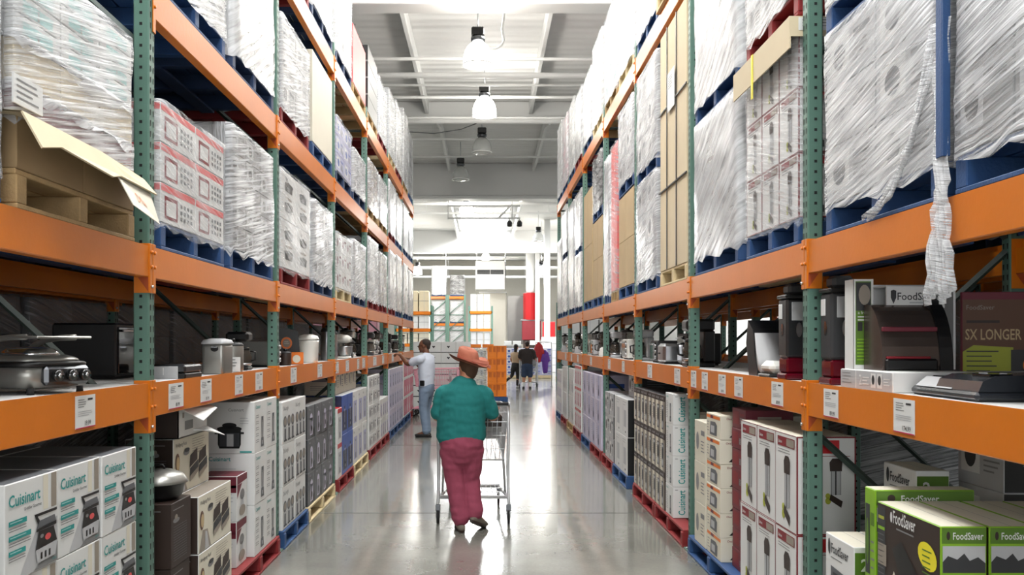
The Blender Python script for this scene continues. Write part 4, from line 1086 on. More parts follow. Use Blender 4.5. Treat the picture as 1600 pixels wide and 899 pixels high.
load(L, 17.5, 18.7, A4, 1.42, 'grey', 'grey load, left-side last bay, top beam', 'wood')
load(L, 18.75, 19.92, A4, 1.3, 'dark', 'dark-edged load closing the top beam, left-side', 'blue')
B2, B4 = 2.12, 4.62
load(R_, 2.02, 3.05, B2, 1.5, 'grey', 'diagonally wrapped load cut by the photo edge on a blue pallet', 'blue', film_mat='film')
load(R_, 3.12, 4.20, B2, .78, 'silver', 'grey-white wrapped load with a torn film tail', 'blue', film_mat='film')
load(R_, 3.12, 4.20, B2 + .93, 1.0, 'white', 'upper wrapped load on a blue pallet stacked over the torn film one', 'blue')
load(R_, 4.54, 5.52, B2, 1.0, 'disp', 'wrapped drink dispenser cartons under a cardboard lid', 'blue', d=.9)
t = empty('cardboard_tray', (2.02, 5.03, B2 + 1.142)); tag(t, 'tan cardboard lid tray over the drink dispenser cartons', 'cardboard')
b = MB(); b.box(-.46, -.5, .0, .46, .5, .012, 'card_pale'); b.build('sheet', t)
b = MB(); b.box(-.475, -.51, -.15, -.468, .51, .012, 'card_pale'); b.box(-.468, -.51, -.09, .46, -.503, .012, 'card_pale')
fr = Fr((-.46, -.51, -.08), (1, 0, 0), (0, 0, 1), .3, .1); b.rect(fr, .03, .02, .22, .085, 'white', 2); lines(b, fr, .05, .07, .15, 3, 'grey', .015, .004, 3); b.build('rim', t)
b = MB(); b.box(-.480, .1, -.24, -.476, .13, .014, 'yellow'); b.build('yellow_strap', t)
load(R_, 4.54, 5.52, B2 + 1.175, 1.0, 'white', 'wrapped load on a red pallet over the cardboard lid', 'red', d=.92)
load(R_, 5.62, 6.84, B2, .98, 'blank', 'draped milky-white load beside the dispenser cartons', 'blue')
load(R_, 5.62, 6.84, B2 + 1.13, .95, 'blank', 'upper milky-white load on a blue pallet, right-side second bay', 'blue')
t = load(R_, 7.06, 8.20, B2, 2.12, 'cardtall', 'tall strapped brown bales on a pale pallet', 'pale', wrap=False)
b = MB()
for q in (-.22, .16): b.box(.500, q, 0, .506, q + .016, 2.12, 'black')
for z in (.705, 1.412): b.box(.500, -.555, z, .508, .555, z + .012, 'black')
b.build('strap', t)
b = MB(); b.box(.509, -.14, 1.35, .513, .14, 1.68, 'white'); fr = Fr((.513, -.14, 1.35), (0, 1, 0), (0, 0, 1), .28, .33); lines(b, fr, .04, .28, .2, 5, 'grey'); b.build('shipping_label', t)
b = MB(); fr = Fr((-.5, .556, 0), (-1, 0, 0), (0, 0, 1), 1, 2); 
b.box(.15, .556, 1.9, .38, .559, 2.03, 'white'); lines(b, Fr((.38, .5595, 1.9), (-1, 0, 0), (0, 0, 1), .2, .13), .02, .1, .18, 4, 'charcoal'); b.build('shipping_label', t)
load(R_, 8.26, 9.42, B2, .98, 'silver', 'bright crinkled wrapped load beside the brown bales', 'blue')
load(R_, 8.26, 9.42, B2 + 1.13, .95, 'silver', 'silver load on a raised blue pallet, right-side third bay', 'blue')
load(R_, 9.58, 10.7, B2, 1.05, 'card', 'brown bale with a strap, right-side fourth bay', 'blue', wrap=False)
load(R_, 9.58, 10.7, B2 + 1.2, .85, 'silver', 'wrapped load on a blue pallet above the brown bale', 'blue')
load(R_, 10.76, 11.35, B2, 1.8, 'coral', 'tall red wrapped load, right-side fourth bay', 'wood')
load(R_, 11.38, 11.96, B2, 1.75, 'blank', 'tall narrow white load beside the red one', 'blue')
load(R_, 12.1, 13.25, B2, 1.1, 'card', 'brown cartons low in the right-side fifth bay', 'blue', wrap=False)
load(R_, 12.1, 13.25, B2 + 1.25, .75, 'dark', 'dark wrapped goods over the brown cartons', 'blue')
load(R_, 13.3, 14.46, B2, 1.7, 'card', 'tall brown load, right-side fifth bay', 'blue', wrap=False)
load(R_, 14.65, 15.8, B2, .85, 'blank', 'lower white load, right-side sixth bay', 'blue')
load(R_, 14.65, 15.8, B2 + 1.0, .9, 'silver', 'upper crinkled load, right-side sixth bay', 'blue')
load(R_, 15.85, 16.98, B2, 1.9, 'blank', 'tall smooth white load, right-side sixth bay', 'blue')
load(R_, 17.15, 18.3, B2, 1.0, 'white', 'lower streaky load, right-side last bay', 'blue')
load(R_, 17.15, 18.3, B2 + 1.15, .8, 'silver', 'upper crinkled load, right-side last bay', 'dark')
load(R_, 18.35, 19.5, B2, 1.5, 'blank', 'white load closing the right-side rack', 'blue')
pallet(2.07, 7.6, B4, 'pale', 'pale empty pallet on the top beam, right-side, lower of two', 1.15, grp='pallets on the racks')
pallet(2.07, 7.6, B4 + .14, 'pale', 'pale empty pallet on the top beam, right-side, upper of two', 1.15, grp='pallets on the racks')
load(R_, 7.05, 8.2, B4 + .28, .9, 'brownmix', 'brown goods above the two pale pallets', None)
load(R_, 8.26, 9.42, B4, 1.5, 'blank', 'huge milky load on the top beam, right-side third bay', 'blue')
load(R_, 9.58, 10.7, B4, 1.35, 'blank', 'milky white load on the top beam, right-side fourth bay', 'pale')
load(R_, 10.78, 11.94, B4, 1.1, 'tealwhite', 'streaky white load on the top beam, right-side fourth bay', 'wood')
load(R_, 12.1, 13.25, B4, 1.15, 'cream', 'cream load on the top beam, right-side fifth bay', 'pale')
load(R_, 13.3, 14.46, B4, 1.0, 'blank', 'smooth load on the top beam, right-side fifth bay', 'blue')
load(R_, 14.65, 15.8, B4, 1.1, 'blank', 'white load with brown edges, top beam, right-side sixth bay', 'red')
load(R_, 15.85, 16.98, B4, 1.25, 'white', 'streaky load on the top beam, right-side sixth bay', 'blue')
load(R_, 17.15, 18.3, B4, 1.3, 'pinkpale', 'pale pink load on the top beam, right-side last bay', 'blue')
load(R_, 18.35, 19.5, B4, 1.45, 'blank', 'white load closing the top beam, right-side', 'blue')
# rows behind, filled high to block light from the next aisles
for s, nm in ((L, 'left-side'), (R_, 'right-side')):
    yy, bay = RACK[s]['y'], RACK[s]['bay']
    for k in range(-1, NB - 1):
        for hlf in (0, 1):
            y0 = yy + k * bay + .08 + hlf * (bay / 2 - .04); y1 = y0 + bay / 2 - .12
            wh = '%s bay, %s half' % (ORD[k + 1], 'far' if hlf else 'near')
            if s == L or k > 0: load(s, y0, y1, 0.0, .98 + .12 * ((k + hlf) % 2), 'back', 'floor load in the row behind the %s rack, %s' % (nm, wh), 'wood', Xf=2.88, d=.95, grp='loads of the rows behind')
            if s == L or k <= 0: load(s, y0, y1, RACK[s]['lv'][0][0] + .001, .485, 'back', 'low load on the row behind the %s rack, %s' % (nm, wh), None, Xf=2.88, d=.95, film_mat='film_clear', grp='loads of the rows behind')  # right-side ones added as a dark backdrop to the display shelf
            load(s, y0, y1, RACK[s]['lv'][1][0], 0.94 if s == L else 2.1, 'back', 'middle load on the row behind the %s rack, %s' % (nm, wh), 'dark', Xf=2.88, d=.95, grp='loads of the rows behind')
            if s == L and k >= 0: load(s, y0, y1, A3, .94, 'back', 'upper load on the row behind the left-side rack, ' + wh, 'wood', Xf=2.88, d=.95, grp='loads of the rows behind')
# loose bits on the loads
t = empty('cardboard_sheet', (-1.585, 3.50, A2 + .26)); tag(t, 'torn cardboard flap folded over the crushed cartons', 'cardboard')
b = MB()
P0 = [(-.30, -.5, .085), (-.30, .62, .06), (.02, .60, .03), (.04, .1, .05), (.03, -.5, .06)]
b.add(P0 + [(x, y, z - .005) for x, y, z in P0], [(0, 4, 3, 2, 1), (5, 6, 7, 8, 9), (2, 3, 8, 7), (3, 4, 9, 8)], 'card_pale')
P1 = [(.03, -.5, .06), (.04, .1, .05), (.02, .60, .03), (.10, .55, -.05), (.08, .2, -.03), (.13, .0, -.07), (.07, -.3, -.02), (.09, -.48, -.06)]
b.add(P1 + [(x - .005, y, z - .004) for x, y, z in P1], [tuple(reversed(range(8))), tuple(range(8, 16))] + [(i, (i + 1) % 8, 8 + (i + 1) % 8, 8 + i) for i in range(8)], 'card_pale')
b.build('flap', t)
b = MB(); Q = [(.06, .18, -.01), (.07, .52, -.02), (.13, .50, -.19), (.13, .20, -.15)]
b.add(Q + [(x - .004, y, z) for x, y, z in Q], [(0, 3, 2, 1), (4, 5, 6, 7), (0, 1, 5, 4), (1, 2, 6, 5), (2, 3, 7, 6), (3, 0, 4, 7)], 'cream')
u = (Vector(Q[2]) - Vector(Q[3])).normalized(); v = (Vector(Q[0]) - Vector(Q[3])).normalized(); n_ = u.cross(v).normalized(); v = n_.cross(u)
b.text(Fr(tuple(Vector(Q[3])), u, v, .3, .15), 'DNI', .10, .05, .045, 'orange_print', 4, 0)
b.build('paper_tag', t)
b = MB(); b.box(.0, -.5, .09, .006, -.3, .19, 'white'); lines(b, Fr((.006, -.5, .09), (0, 1, 0), (0, 0, 1), .2, .1), .02, .08, .15, 4, 'grey', .02); b.build('address_label', t, (-.005, 0, 0))
b = MB(); b.prism([(0, 0), (.022, 0), (.022, .02), (.004, .02), (.004, 2.2), (0, 2.2)], 'z', 0, 1, 'blue_paint')
b = MB(); b.box(1.573, 3.062, B2 + .14, 1.60, 3.070, B2 + 1.9, 'blue_paint', .002); b.box(1.573, 3.070, B2 + .14, 1.578, 3.112, B2 + 1.9, 'blue_paint', .002)
tag(b.build('corner_board'), 'long blue corner board standing between two wrapped loads', 'corner board')
b = MB(); random.seed(3)
def strand(pts, w0, seed):
    rnd = random.Random(seed); q = []
    for i in range(len(pts) - 1):
        for k in range(4): q.append(Vector(pts[i]).lerp(Vector(pts[i + 1]), k / 4) + Vector((rnd.uniform(-.004, .004), rnd.uniform(-.010, .010), rnd.uniform(-.008, .008))))
    q.append(Vector(pts[-1])); b.tube(q, [(w0 * rnd.uniform(.5, 1.3), .0025) for _ in q], 'film', 8, up=(1, .3, 0))
for i in range(6):
    d_ = (i - 2.5) * .014
    strand([(1.590, 3.10 + d_, B2 + .62), (1.586, 3.11 + d_ * .6, B2 + .35), (1.582, 3.09 + d_, B2 + .05), (1.578, 3.085 + d_, B2 - .04), (1.570, 3.08 + d_ * 1.6, B2 - .16), (1.568, 3.07 + d_ * 2.4, B2 - .33 - .02 * (i % 3))], .016, i)
for i in range(4): strand([(1.588, 3.66 + i * .03, B2 + .015), (1.58, 3.48, B2 + .06 + i * .012), (1.584, 3.32, B2 + .24), (1.588, 3.16, B2 + .48 + i * .05)], .014, 20 + i)
b.uv = [(p[1] * 3, p[2] * 3) for p in b.v]
tag(b.build('film_tail'), 'torn twist of white film hanging over the orange beam', 'plastic film')
b = MB()
strand([(1.592, 3.15, B2 + .60), (1.59, 3.5, B2 + .605), (1.592, 3.9, B2 + .60), (1.594, 4.18, B2 + .63)], .008, 41); b.uv = [(p[1] * 3, p[2] * 3) for p in b.v]
tag(b.build('film_rope'), 'twisted film rope running across the torn grey-white load', 'plastic film')

# ------------------------------------------------------------------ price tags on the display beams
TM = {}
def price_tag(s, px0, px1, price=None, big=False):
    X = 1.6; ya, yb = sorted((depth(px0, X), depth(px1, X))); w_ = max(.08, yb - ya); h_ = .13 if not big else .155
    k = (round(w_, 2), price)
    if k not in TM:
        b = MB(); b.box(0, -w_ / 2, -h_ / 2, .0015, w_ / 2, h_ / 2, 'white')
        fr = Fr((.0015, -w_ / 2, -h_ / 2), (0, 1, 0), (0, 0, 1), w_, h_)
        b.rect(fr, 0, 0, w_, .004, 'magenta', 1)
        lines(b, fr, w_ * .12, h_ * .86, w_ * .4, 4, 'grey', h_ * .07, .003); lines(b, fr, w_ * .12, h_ * .5, w_ * .75, 3, 'grey_light', h_ * .06, .003); b.rect(fr, w_ * .6, h_ * .84, w_ * .85, h_ * .9, 'charcoal', 1)
        b.text(fr, price or '89.99', w_ * .45, h_ * .08, h_ * .15, 'black', 2, .005, w_ * .5)
        TM[k] = b.mesh('price_tag')
    lv = RACK[s]['lv'][0]; price_tag.n[s] += 1
    o = inst(TM[k], 'price_tag', (s * (X - .0065), (ya + yb) / 2, lv[0] - lv[1] / 2), 0 if s < 0 else PI)
    o.location.x = s * (X - .001)
    tag(o, 'white price card on the display beam of the %s rack, %s from the camera' % ('left-side' if s < 0 else 'right-side', ORDN(price_tag.n[s])), 'price tag', 'price tags on the display beams')
price_tag.n = {-1: 0, 1: 0}
def ORDN(n): return ORD[n - 1] if n <= len(ORD) else ['fifteenth', 'sixteenth', 'seventeenth', 'eighteenth', 'nineteenth', 'twentieth'][n - 15]
for p in ((117, 148), (263, 286), (313, 330), (367, 379), (399, 410), (454, 463), (496, 503), (524, 529), (540, 545), (558, 561), (566, 570), (583, 588), (597, 600), (612, 615), (625, 627)): price_tag(L, *p, price='19.99' if p[0] == 117 else None)
for p in ((1397, 1430), (1288, 1310), (1206, 1224), (1148, 1161), (1123, 1134), (1097, 1106), (1080, 1088), (1054, 1063), (1012, 1019), (972, 976), (950, 954), (922, 925), (902, 904), (892, 894), (883, 885)): price_tag(R_, *p, price='174.99' if p[0] == 1397 else None)
# ------------------------------------------------------------------ display goods on the shelf boards
ZL, ZR = 1.4215, 1.4165
def at(s, px, y, x=None):
    """world spot on a display shelf at distance y seen in photo column px"""
    return ((px - CX) * y / F if x is None else x, y, ZL if s < 0 else ZR)
AP = 'appliances on the display shelves'
def thing(name, p, rz, label, cat, grp=None): return tag(empty(name, p, rz), label, cat, grp)
def sup(b, prof, mat, e=.38, n=36, cx=0, cy=0):
    """rounded-rectangle loft; prof rows are (half x, half y, z)"""
    b.loft([[(cx + a * math.copysign(abs(math.cos(t)) ** e, math.cos(t)), cy + c * math.copysign(abs(math.sin(t)) ** e, math.sin(t)), z) for t in [2 * PI * k / n for k in range(n)]] for a, c, z in prof], mat, True)
def electric_griddle(p, rz):
    t = thing('electric_griddle', p, rz, 'silver electric griddle with a raised arched handle and three knobs', 'griddle')
    b = MB(); sup(b, [(.13, .12, .02), (.155, .145, .028), (.165, .155, .06), (.168, .158, .10), (.16, .15, .104)], 'steel_soft', .5); b.build('body', t)
    b = MB(); sup(b, [(.16, .15, .104), (.178, .168, .106), (.18, .17, .118), (.172, .162, .124), (.16, .15, .126)], 'black', .5); b.build('griddle_plate', t)
    b = MB(); sup(b, [(.16, .15, .125), (.155, .145, .134), (.14, .13, .142), (.12, .11, .148)], 'steel_soft', .5)
    sup(b, [(.105, .09, .146), (.10, .085, .160), (.085, .07, .172), (.06, .05, .178), (.02, .02, .18)], 'chrome', .7, cx=.01); b.build('lid', t)
    b = MB()
    for y in (-.12, .12): b.tube([(-.17, y, .11), (-.15, y, .15), (-.10, y, .185), (-.04, y, .207), (.04, y, .216), (.12, y, .218)], [(.008, .012)] * 6, 'steel_soft', 8)
    b.box(.03, -.135, .212, .19, .135, .222, 'steel_soft', .004); b.build('handle', t)
    b = MB(); b.box(.150, -.09, .035, .186, .13, .108, 'steel_dark', .012); b.build('control_panel', t)
    for y in (-.045, .025, .09):
        b = MB(); b.tube([(.185, y, .072), (.207, y, .072)], .021, 'black_gloss', 16); b.tube([(.207, y, .072), (.209, y, .072)], .008, 'chrome', 10); b.build('knob', t)
    for x in (-.12, .14):
        for y in (-.12, .12): b = MB(); b.lathe([(.014, 0), (.012, .025)], 'rubber', c=(x, y, 0), n=10); b.build('foot', t)
def deep_fryer(p, rz, label):
    t = thing('deep_fryer', p, rz, label, 'deep fryer', AP)
    b = MB(); sup(b, [(.066, .10, .0), (.07, .105, .008), (.072, .108, .17), (.068, .104, .185)], 'steel_soft', .25); b.build('body', t)
    b = MB(); sup(b, [(.078, .114, .186), (.078, .114, .196), (.066, .10, .214), (.03, .05, .222)], 'grey_light', .3); b.build('lid', t)
    b = MB(); b.ell(Fr((-.072, -.1085, 0), (1, 0, 0), (0, 0, 1), .144, .2), .085, .158, .024, .018, 'black', 1); b.box(-.005, -.118, .165, .03, -.108, .172, 'chrome'); b.build('handle', t)
def canister(p, rz, label, mat, r=.085, h=.2, lid='charcoal', name='canister', cat='canister', knob=True):
    t = thing(name, p, rz, label, cat, AP)
    b = MB(); b.lathe([(r * .9, 0), (r, .012), (r, h * .86), (r * .97, h * .88)], mat, n=26); b.build('body', t)
    b = MB(); b.lathe([(r * 1.02, h * .87), (r * 1.02, h * .9), (r * .85, h * .97), (r * .3, h)], lid, n=26)
    if knob: b.lathe([(.012, h), (.02, h + .012), (.014, h + .024)], 'black', n=12)
    b.build('lid', t)
def coffee_maker(p, rz, label, k=1.0, mat='black', jug=True):
    t = thing('coffee_maker', p, rz, label, 'coffee maker', AP)
    b = MB(); b.box(-.1 * k, -.09 * k, 0, .1 * k, .09 * k, .035 * k, mat, .01); b.box(-.1 * k, -.09 * k, .035 * k, -.02 * k, .09 * k, .26 * k, mat, .012); b.build('base', t)
    b = MB(); b.box(-.1 * k, -.09 * k, .255 * k, .1 * k, .09 * k, .34 * k, mat, .018); b.box(.095 * k, -.06 * k, .27 * k, .102 * k, .06 * k, .32 * k, 'steel_dark', .003); b.build('brew_head', t)
    if jug:
        b = MB(); b.lathe([(.055 * k, .038 * k), (.068 * k, .06 * k), (.07 * k, .12 * k), (.05 * k, .175 * k), (.045 * k, .19 * k)], 'glass_dark', c=(.04 * k, 0, 0), n=20)
        b.lathe([(.057 * k, .037 * k), (.069 * k, .05 * k), (.069 * k, .062 * k)], 'steel', c=(.04 * k, 0, 0), n=20); b.lathe([(.052 * k, .178 * k), (.05 * k, .20 * k), (.02 * k, .205 * k)], 'black', c=(.04 * k, 0, 0), n=20)
        b.tube([(.10 * k, 0, .17 * k), (.145 * k, 0, .16 * k), (.14 * k, 0, .09 * k), (.105 * k, 0, .08 * k)], .009 * k, 'black', 8); b.build('carafe', t)
def stand_mixer(p, rz, label, mat='white_gloss', k=1.0):
    t = thing('stand_mixer', p, rz, label, 'mixer', AP)
    b = MB(); b.box(-.11 * k, -.07 * k, 0, .13 * k, .07 * k, .03 * k, mat, .012); b.loft([[(x * k - .08 * k, y * k, z * k) for x, y in ((-.03 * q, -.045 * q), (.03 * q, -.045 * q), (.03 * q, .045 * q), (-.03 * q, .045 * q))] for q, z in ((1.1, .03), (.9, .12), (1, .2))], mat, True); b.build('stand', t)
    b = MB(); b.tube([(-.12 * k, 0, .23 * k), (-.1 * k, 0, .235 * k), (0, 0, .24 * k), (.09 * k, 0, .235 * k), (.13 * k, 0, .23 * k)], [.02 * k, .05 * k, .06 * k, .05 * k, .03 * k], mat, 16); b.tube([(.13 * k, 0, .23 * k), (.14 * k, 0, .23 * k)], .028 * k, 'steel', 12); b.build('motor_head', t)
    b = MB(); b.lathe([(.05 * k, .03 * k), (.075 * k, .05 * k), (.09 * k, .14 * k), (.092 * k, .15 * k)], 'steel', c=(.06 * k, 0, 0), n=20); b.build('bowl', t)
def blender(p, rz, label, mat='charcoal', k=1.0, jar='glass_dark'):
    t = thing('blender', p, rz, label, 'blender', AP)
    b = MB(); b.lathe([(.085 * k, 0), (.09 * k, .02 * k), (.075 * k, .11 * k), (.05 * k, .13 * k)], mat, n=16, sx=1, sy=.9); b.tube([(.08 * k, 0, .05 * k), (.095 * k, 0, .05 * k)], .02 * k, 'steel', 10); b.build('motor_base', t)
    b = MB(); b.lathe([(.05 * k, .13 * k), (.065 * k, .2 * k), (.078 * k, .33 * k)], jar, n=14); b.tube([(0, -.075 * k, .31 * k), (0, -.12 * k, .29 * k), (0, -.11 * k, .2 * k), (0, -.065 * k, .19 * k)], .009 * k, 'black', 6); b.build('jar', t)
    b = MB(); b.lathe([(.08 * k, .33 * k), (.08 * k, .35 * k), (.03 * k, .36 * k), (.03 * k, .38 * k)], 'black', n=14); b.build('lid', t)
def toaster(p, rz, label, mat='steel', w=.28, d=.17, h=.19):
    t = thing('toaster', p, rz, label, 'toaster', AP)
    b = MB(); b.box(-d / 2, -w / 2, .012, d / 2, w / 2, h, mat, .025); b.build('body', t)
    b = MB(); b.box(-.03, -w * .38, h - .002, -.012, w * .38, h + .002, 'black'); b.box(.012, -w * .38, h - .002, .03, w * .38, h + .002, 'black'); b.build('slot', t)
    b = MB(); b.box(d / 2, -.012, h * .5, d / 2 + .02, .012, h * .56, 'black', .003); b.build('lever', t)
    b = MB(); b.box(-d / 2 + .01, -w / 2 + .01, 0, d / 2 - .01, w / 2 - .01, .014, 'black', .004); b.build('base', t)
def small_oven(p, rz, label, w=.42, d=.3, h=.24, mat='black'):
    t = thing('toaster_oven', p, rz, label, 'oven', AP)
    b = MB(); b.box(-d / 2, -w / 2, .015, d / 2, w / 2, h, mat, .01); b.build('body', t)
    b = MB(); b.box(d / 2, -w / 2 + .02, .03, d / 2 + .008, w * .22, h - .02, 'black_gloss', .003); b.tube([(d / 2 + .025, -w / 2 + .04, h - .04), (d / 2 + .025, w * .2, h - .04)], .007, 'steel', 8); b.build('door', t)
    for i in range(3): b = MB(); b.tube([(d / 2, w * .34, h * (.25 + .25 * i)), (d / 2 + .018, w * .34, h * (.25 + .25 * i))], .017, 'steel', 12); b.build('knob', t)
    b = MB(); b.box(-d / 2 + .02, -w / 2 + .02, 0, d / 2 - .02, w / 2 - .02, .016, 'rubber'); b.build('feet', t)
# left-side shelf
electric_griddle(at(L, 85, 3.5, -1.79), -.35)
small_oven(at(L, 0, 2.75, -2.1), 0, 'black oven deep on the shelf beside the silver griddle')
small_oven(at(L, 0, 4.95, -2.12), 0, 'black oven behind the low silver plate grill', .46, .34, .30)
t = thing('plate_grill', at(L, 0, 4.96, -1.735), 0, 'low closed plate grill with a brushed front, beside an upright', 'grill', AP)
b = MB(); b.box(-.12, -.14, .0, .12, .14, .03, 'black', .006); b.build('base', t)
b = MB(); b.box(-.12, -.14, .03, .12, .14, .075, 'steel_dark', .01); b.build('lid', t)
b = MB(); b.box(-.11, -.146, .0, .08, -.140, .068, 'grey_light', .002); b.box(.0, -.149, .02, .004, -.146, .06, 'white'); b.build('front_plate', t)
deep_fryer(at(L, 0, 5.60, -1.675), 0, 'square stainless deep fryer with a dark dial on its front')
canister(at(L, 0, 6.02, -1.70), 0, 'brushed steel crock with a black lid beside the deep fryer', 'steel_soft', .072, .2)
coffee_maker(at(L, 0, 6.33, -1.74), 0, 'black coffee maker with chrome top by the second upright', .8)
b = MB(); b.box(-.045, 0, 0, .045, .004, .10, 'white'); lines(b, Fr((-.045, 0, 0), (1, 0, 0), (0, 0, 1), .09, .1), .015, .08, .06, 3, 'grey', .02)
b.prism([(-.045, 0), (.045, 0), (.045, .004), (-.045, .004)], 'z', 0, .003, 'white'); b.box(-.045, 0, 0, .045, .03, .003, 'white')
tag(b.build('sign_card', None, (-1.655, 5.88, ZL)), 'small white product card in front of the steel crock', 'card')
small_oven(at(L, 0, 7.25, -1.85), 0, 'steel sided oven just past the second upright', .34, .3, .21, 'steel_soft')
canister(at(L, 0, 7.62, -1.70), 0, 'small dark brown canister in front of the black sign', 'brown_dark', .05, .12)
t = thing('display_sign', at(L, 0, 8.02, -1.78), .3, 'black display board with an orange round seal', 'sign')
b = MB(); b.prism([(-.11, 0), (.13, 0), (.10, .30), (-.02, .33), (-.12, .30)], 'y', 0, .012, 'black'); b.build('board', t)
b = MB(); fr = Fr((-.12, 0, 0), (1, 0, 0), (0, 0, 1), .24, .3); b.ell(fr, .12, .19, .05, .055, 'orange_print', 1.5, 24); b.ell(fr, .12, .19, .034, .038, 'taupe', 2.5, 24); lines(b, fr, .10, .2, .05, 2, 'cream', .015, .004, 3.5); b.build('seal', t)
b = MB(); b.box(-.04, .0, 0, .09, .006, .11, 'orange_print'); b.box(-.04, 0, 0, .09, .05, .004, 'orange_print'); b.ell(Fr((-.04, 0, 0), (1, 0, 0), (0, 0, 1), .13, .11), .07, .05, .035, .035, 'cream', 1)
tag(b.build('sign_card', None, (-1.70, 7.93, ZL)), 'orange card with a pale round picture by the black sign', 'card')
t = thing('rice_cooker', at(L, 0, 8.62, -1.70), 0, 'tall cream rounded bread maker with a domed lid', 'bread maker', AP)
b = MB(); b.loft([[(x * k, y * k, z) for x, y in [(.09 * math.copysign(abs(math.cos(a)) ** .5, math.cos(a)), .13 * math.copysign(abs(math.sin(a)) ** .5, math.sin(a))) for a in [2 * PI * i / 24 for i in range(24)]]] for k, z in ((.88, 0), (.92, .02), (1, .2), (1, .215))], 'white_gloss'); b.build('body', t)
b = MB(); b.loft([[(x * k, y * k, z) for x, y in [(.09 * math.copysign(abs(math.cos(a)) ** .5, math.cos(a)), .13 * math.copysign(abs(math.sin(a)) ** .5, math.sin(a))) for a in [2 * PI * i / 24 for i in range(24)]]] for k, z in ((1.01, .218), (1.0, .235), (.85, .262), (.4, .275))], 'white_gloss'); b.build('lid', t)
canister(at(L, 0, 9.75, -1.72), 0, 'tall steel urn just past the third upright', 'steel', .07, .36, 'steel_dark')
canister(at(L, 0, 10.05, -1.72), 0, 'second tall steel urn beside the white mixer', 'steel', .065, .33, 'steel_dark')
stand_mixer(at(L, 0, 10.75, -1.74), 0, 'white domed stand mixer on the left-side shelf', 'white_gloss', 1.0)
GEN = [(11.3, 'b'), (11.75, 'c'), (12.55, 't'), (12.95, 'b'), (13.35, 'c'), (13.85, 'o'), (14.35, 'b'), (15.2, 'c'), (15.8, 't'), (16.5, 'b'), (17.0, 'c'), (17.9, 'o'), (18.5, 't'), (19.3, 'b')]
def generic(s, y, k, i, x=None):
    nm = 'left-side' if s < 0 else 'right-side'; rz = 0 if s < 0 else PI; X = s * (1.75 + .05 * (i % 2)); w_ = '%s shelf, %s of the far goods' % (nm, ORDN(i + 1))
    pm = (y - RACK[s]['y']) % RACK[s]['bay']
    if pm < .22: y += .24 - pm
    if pm > RACK[s]['bay'] - .22: y -= .24 - (RACK[s]['bay'] - pm)
    col = ['charcoal', 'grey_light', 'black', 'white_gloss'][(i * 7 + (s > 0)) % 4]; cw = {'charcoal': 'charcoal', 'grey_light': 'pale grey', 'black': 'black', 'white_gloss': 'white'}[col]
    if k == 'b': blender(at(s, 0, y, X), rz, cw + ' based blender, ' + w_, col)
    if k == 'c': coffee_maker(at(s, 0, y, X), rz, cw + ' coffee maker, ' + w_, 1, col)
    if k == 't': toaster(at(s, 0, y, X), rz, cw + ' toaster, ' + w_, col)
    if k == 'o': small_oven(at(s, 0, y, s * 1.82), rz, cw + ' small oven, ' + w_, .4, .3, .24, col)
for i, (y, k) in enumerate(GEN): generic(L, y, k, i)
# right-side shelf: vacuum sealer display
t = thing('riser_box', (0, 0, ZR), 0, 'low white printed riser box with a large grey numeral two', 'box')
b = MB(); b.box(1.63, 3.56, 0, 1.98, 4.08, .083, 'white', .003)
fr = Fr((1.63, 4.08, 0), (0, -1, 0), (0, 0, 1), .52, .083)
b.rect(fr, .17, .003, .51, .08, 'grey_light', 1); b.rect(fr, .0, .003, .16, .08, 'grey_light', .8); b.text(fr, '2', .20, .02, .045, 'white', 2, .02); lines(b, fr, .235, .05, .07, 3, 'white', .014, .006, 2); lines(b, fr, .02, .065, .1, 4, 'grey', .014, .003, 2)
for q in (.32, .38): b.rect(fr, q, .012, q + .045, .072, 'white', 2); b.ell(fr, q + .022, .045, .014, .02, 'charcoal', 3)
lines(b, fr, .44, .05, .06, 3, 'white', .012, .004, 2); b.build('body', t)
t = thing('display_stand', (1.64, 4.06, ZR + .0835), 0, 'white folded display stand headed with a dark shield logo', 'display')
b = MB(); b.box(.03, -.01, 0, .43, .0, .38, 'white'); b.box(.0, -.10, 0, .012, .0, .40, 'white'); b.prism([(0.012, 0), (.03, 0), (.03, .38), (.012, .40)], 'y', -.012, -.002, 'white'); b.box(.42, -.14, 0, .43, -.01, .36, 'white'); b.build('backboard', t)
b = MB(); fr = Fr((.0, -.101, 0), (1, 0, 0), (0, 0, 1), .1, .4); 
b.box(.0, -.102, .0, .085, -.094, .40, 'white'); b.rect(Fr((0, -.102, 0), (1, 0, 0), (0, 0, 1), .1, .4), .006, .02, .075, .39, 'lime_dark', 1)
fr = Fr((0, -.1028, 0), (1, 0, 0), (0, 0, 1), .1, .4); b.rect(fr, .008, .26, .073, .385, 'charcoal', 1); b.ell(fr, .045, .33, .026, .045, 'taupe', 2); b.text(fr, 'a fresh', .016, .245, .014, 'white', 2, 0, .05); lines(b, fr, .015, .23, .05, 2, 'white', .014, .005, 2)
b.rect(fr, .015, .17, .036, .21, 'black', 2); b.rect(fr, .046, .17, .067, .21, 'black', 2); lines(b, fr, .012, .13, .058, 7, 'lime', .015, .005, 2); b.build('side_panel', t)
b = MB(); b.prism([(-.155, .27), (-.145, .27), (-.145, .37), (-.155, .365)], 'x', .12, .375, 'white'); b.box(.12, -.15, .362, .375, -.0, .368, 'white')
fr = Fr((.12, -.1552, .27), (1, 0, 0), (0, 0, 1), .255, .1)
b.poly(fr, [(.018, .075), (.03, .08), (.042, .075), (.042, .045), (.03, .018), (.018, .045)], 'charcoal', 1); b.text(fr, 'FoodSaver', .047, .035, .034, 'charcoal', 1, .012, .185); lines(b, fr, .1, .02, .12, 1, 'grey_light'); b.build('header', t)
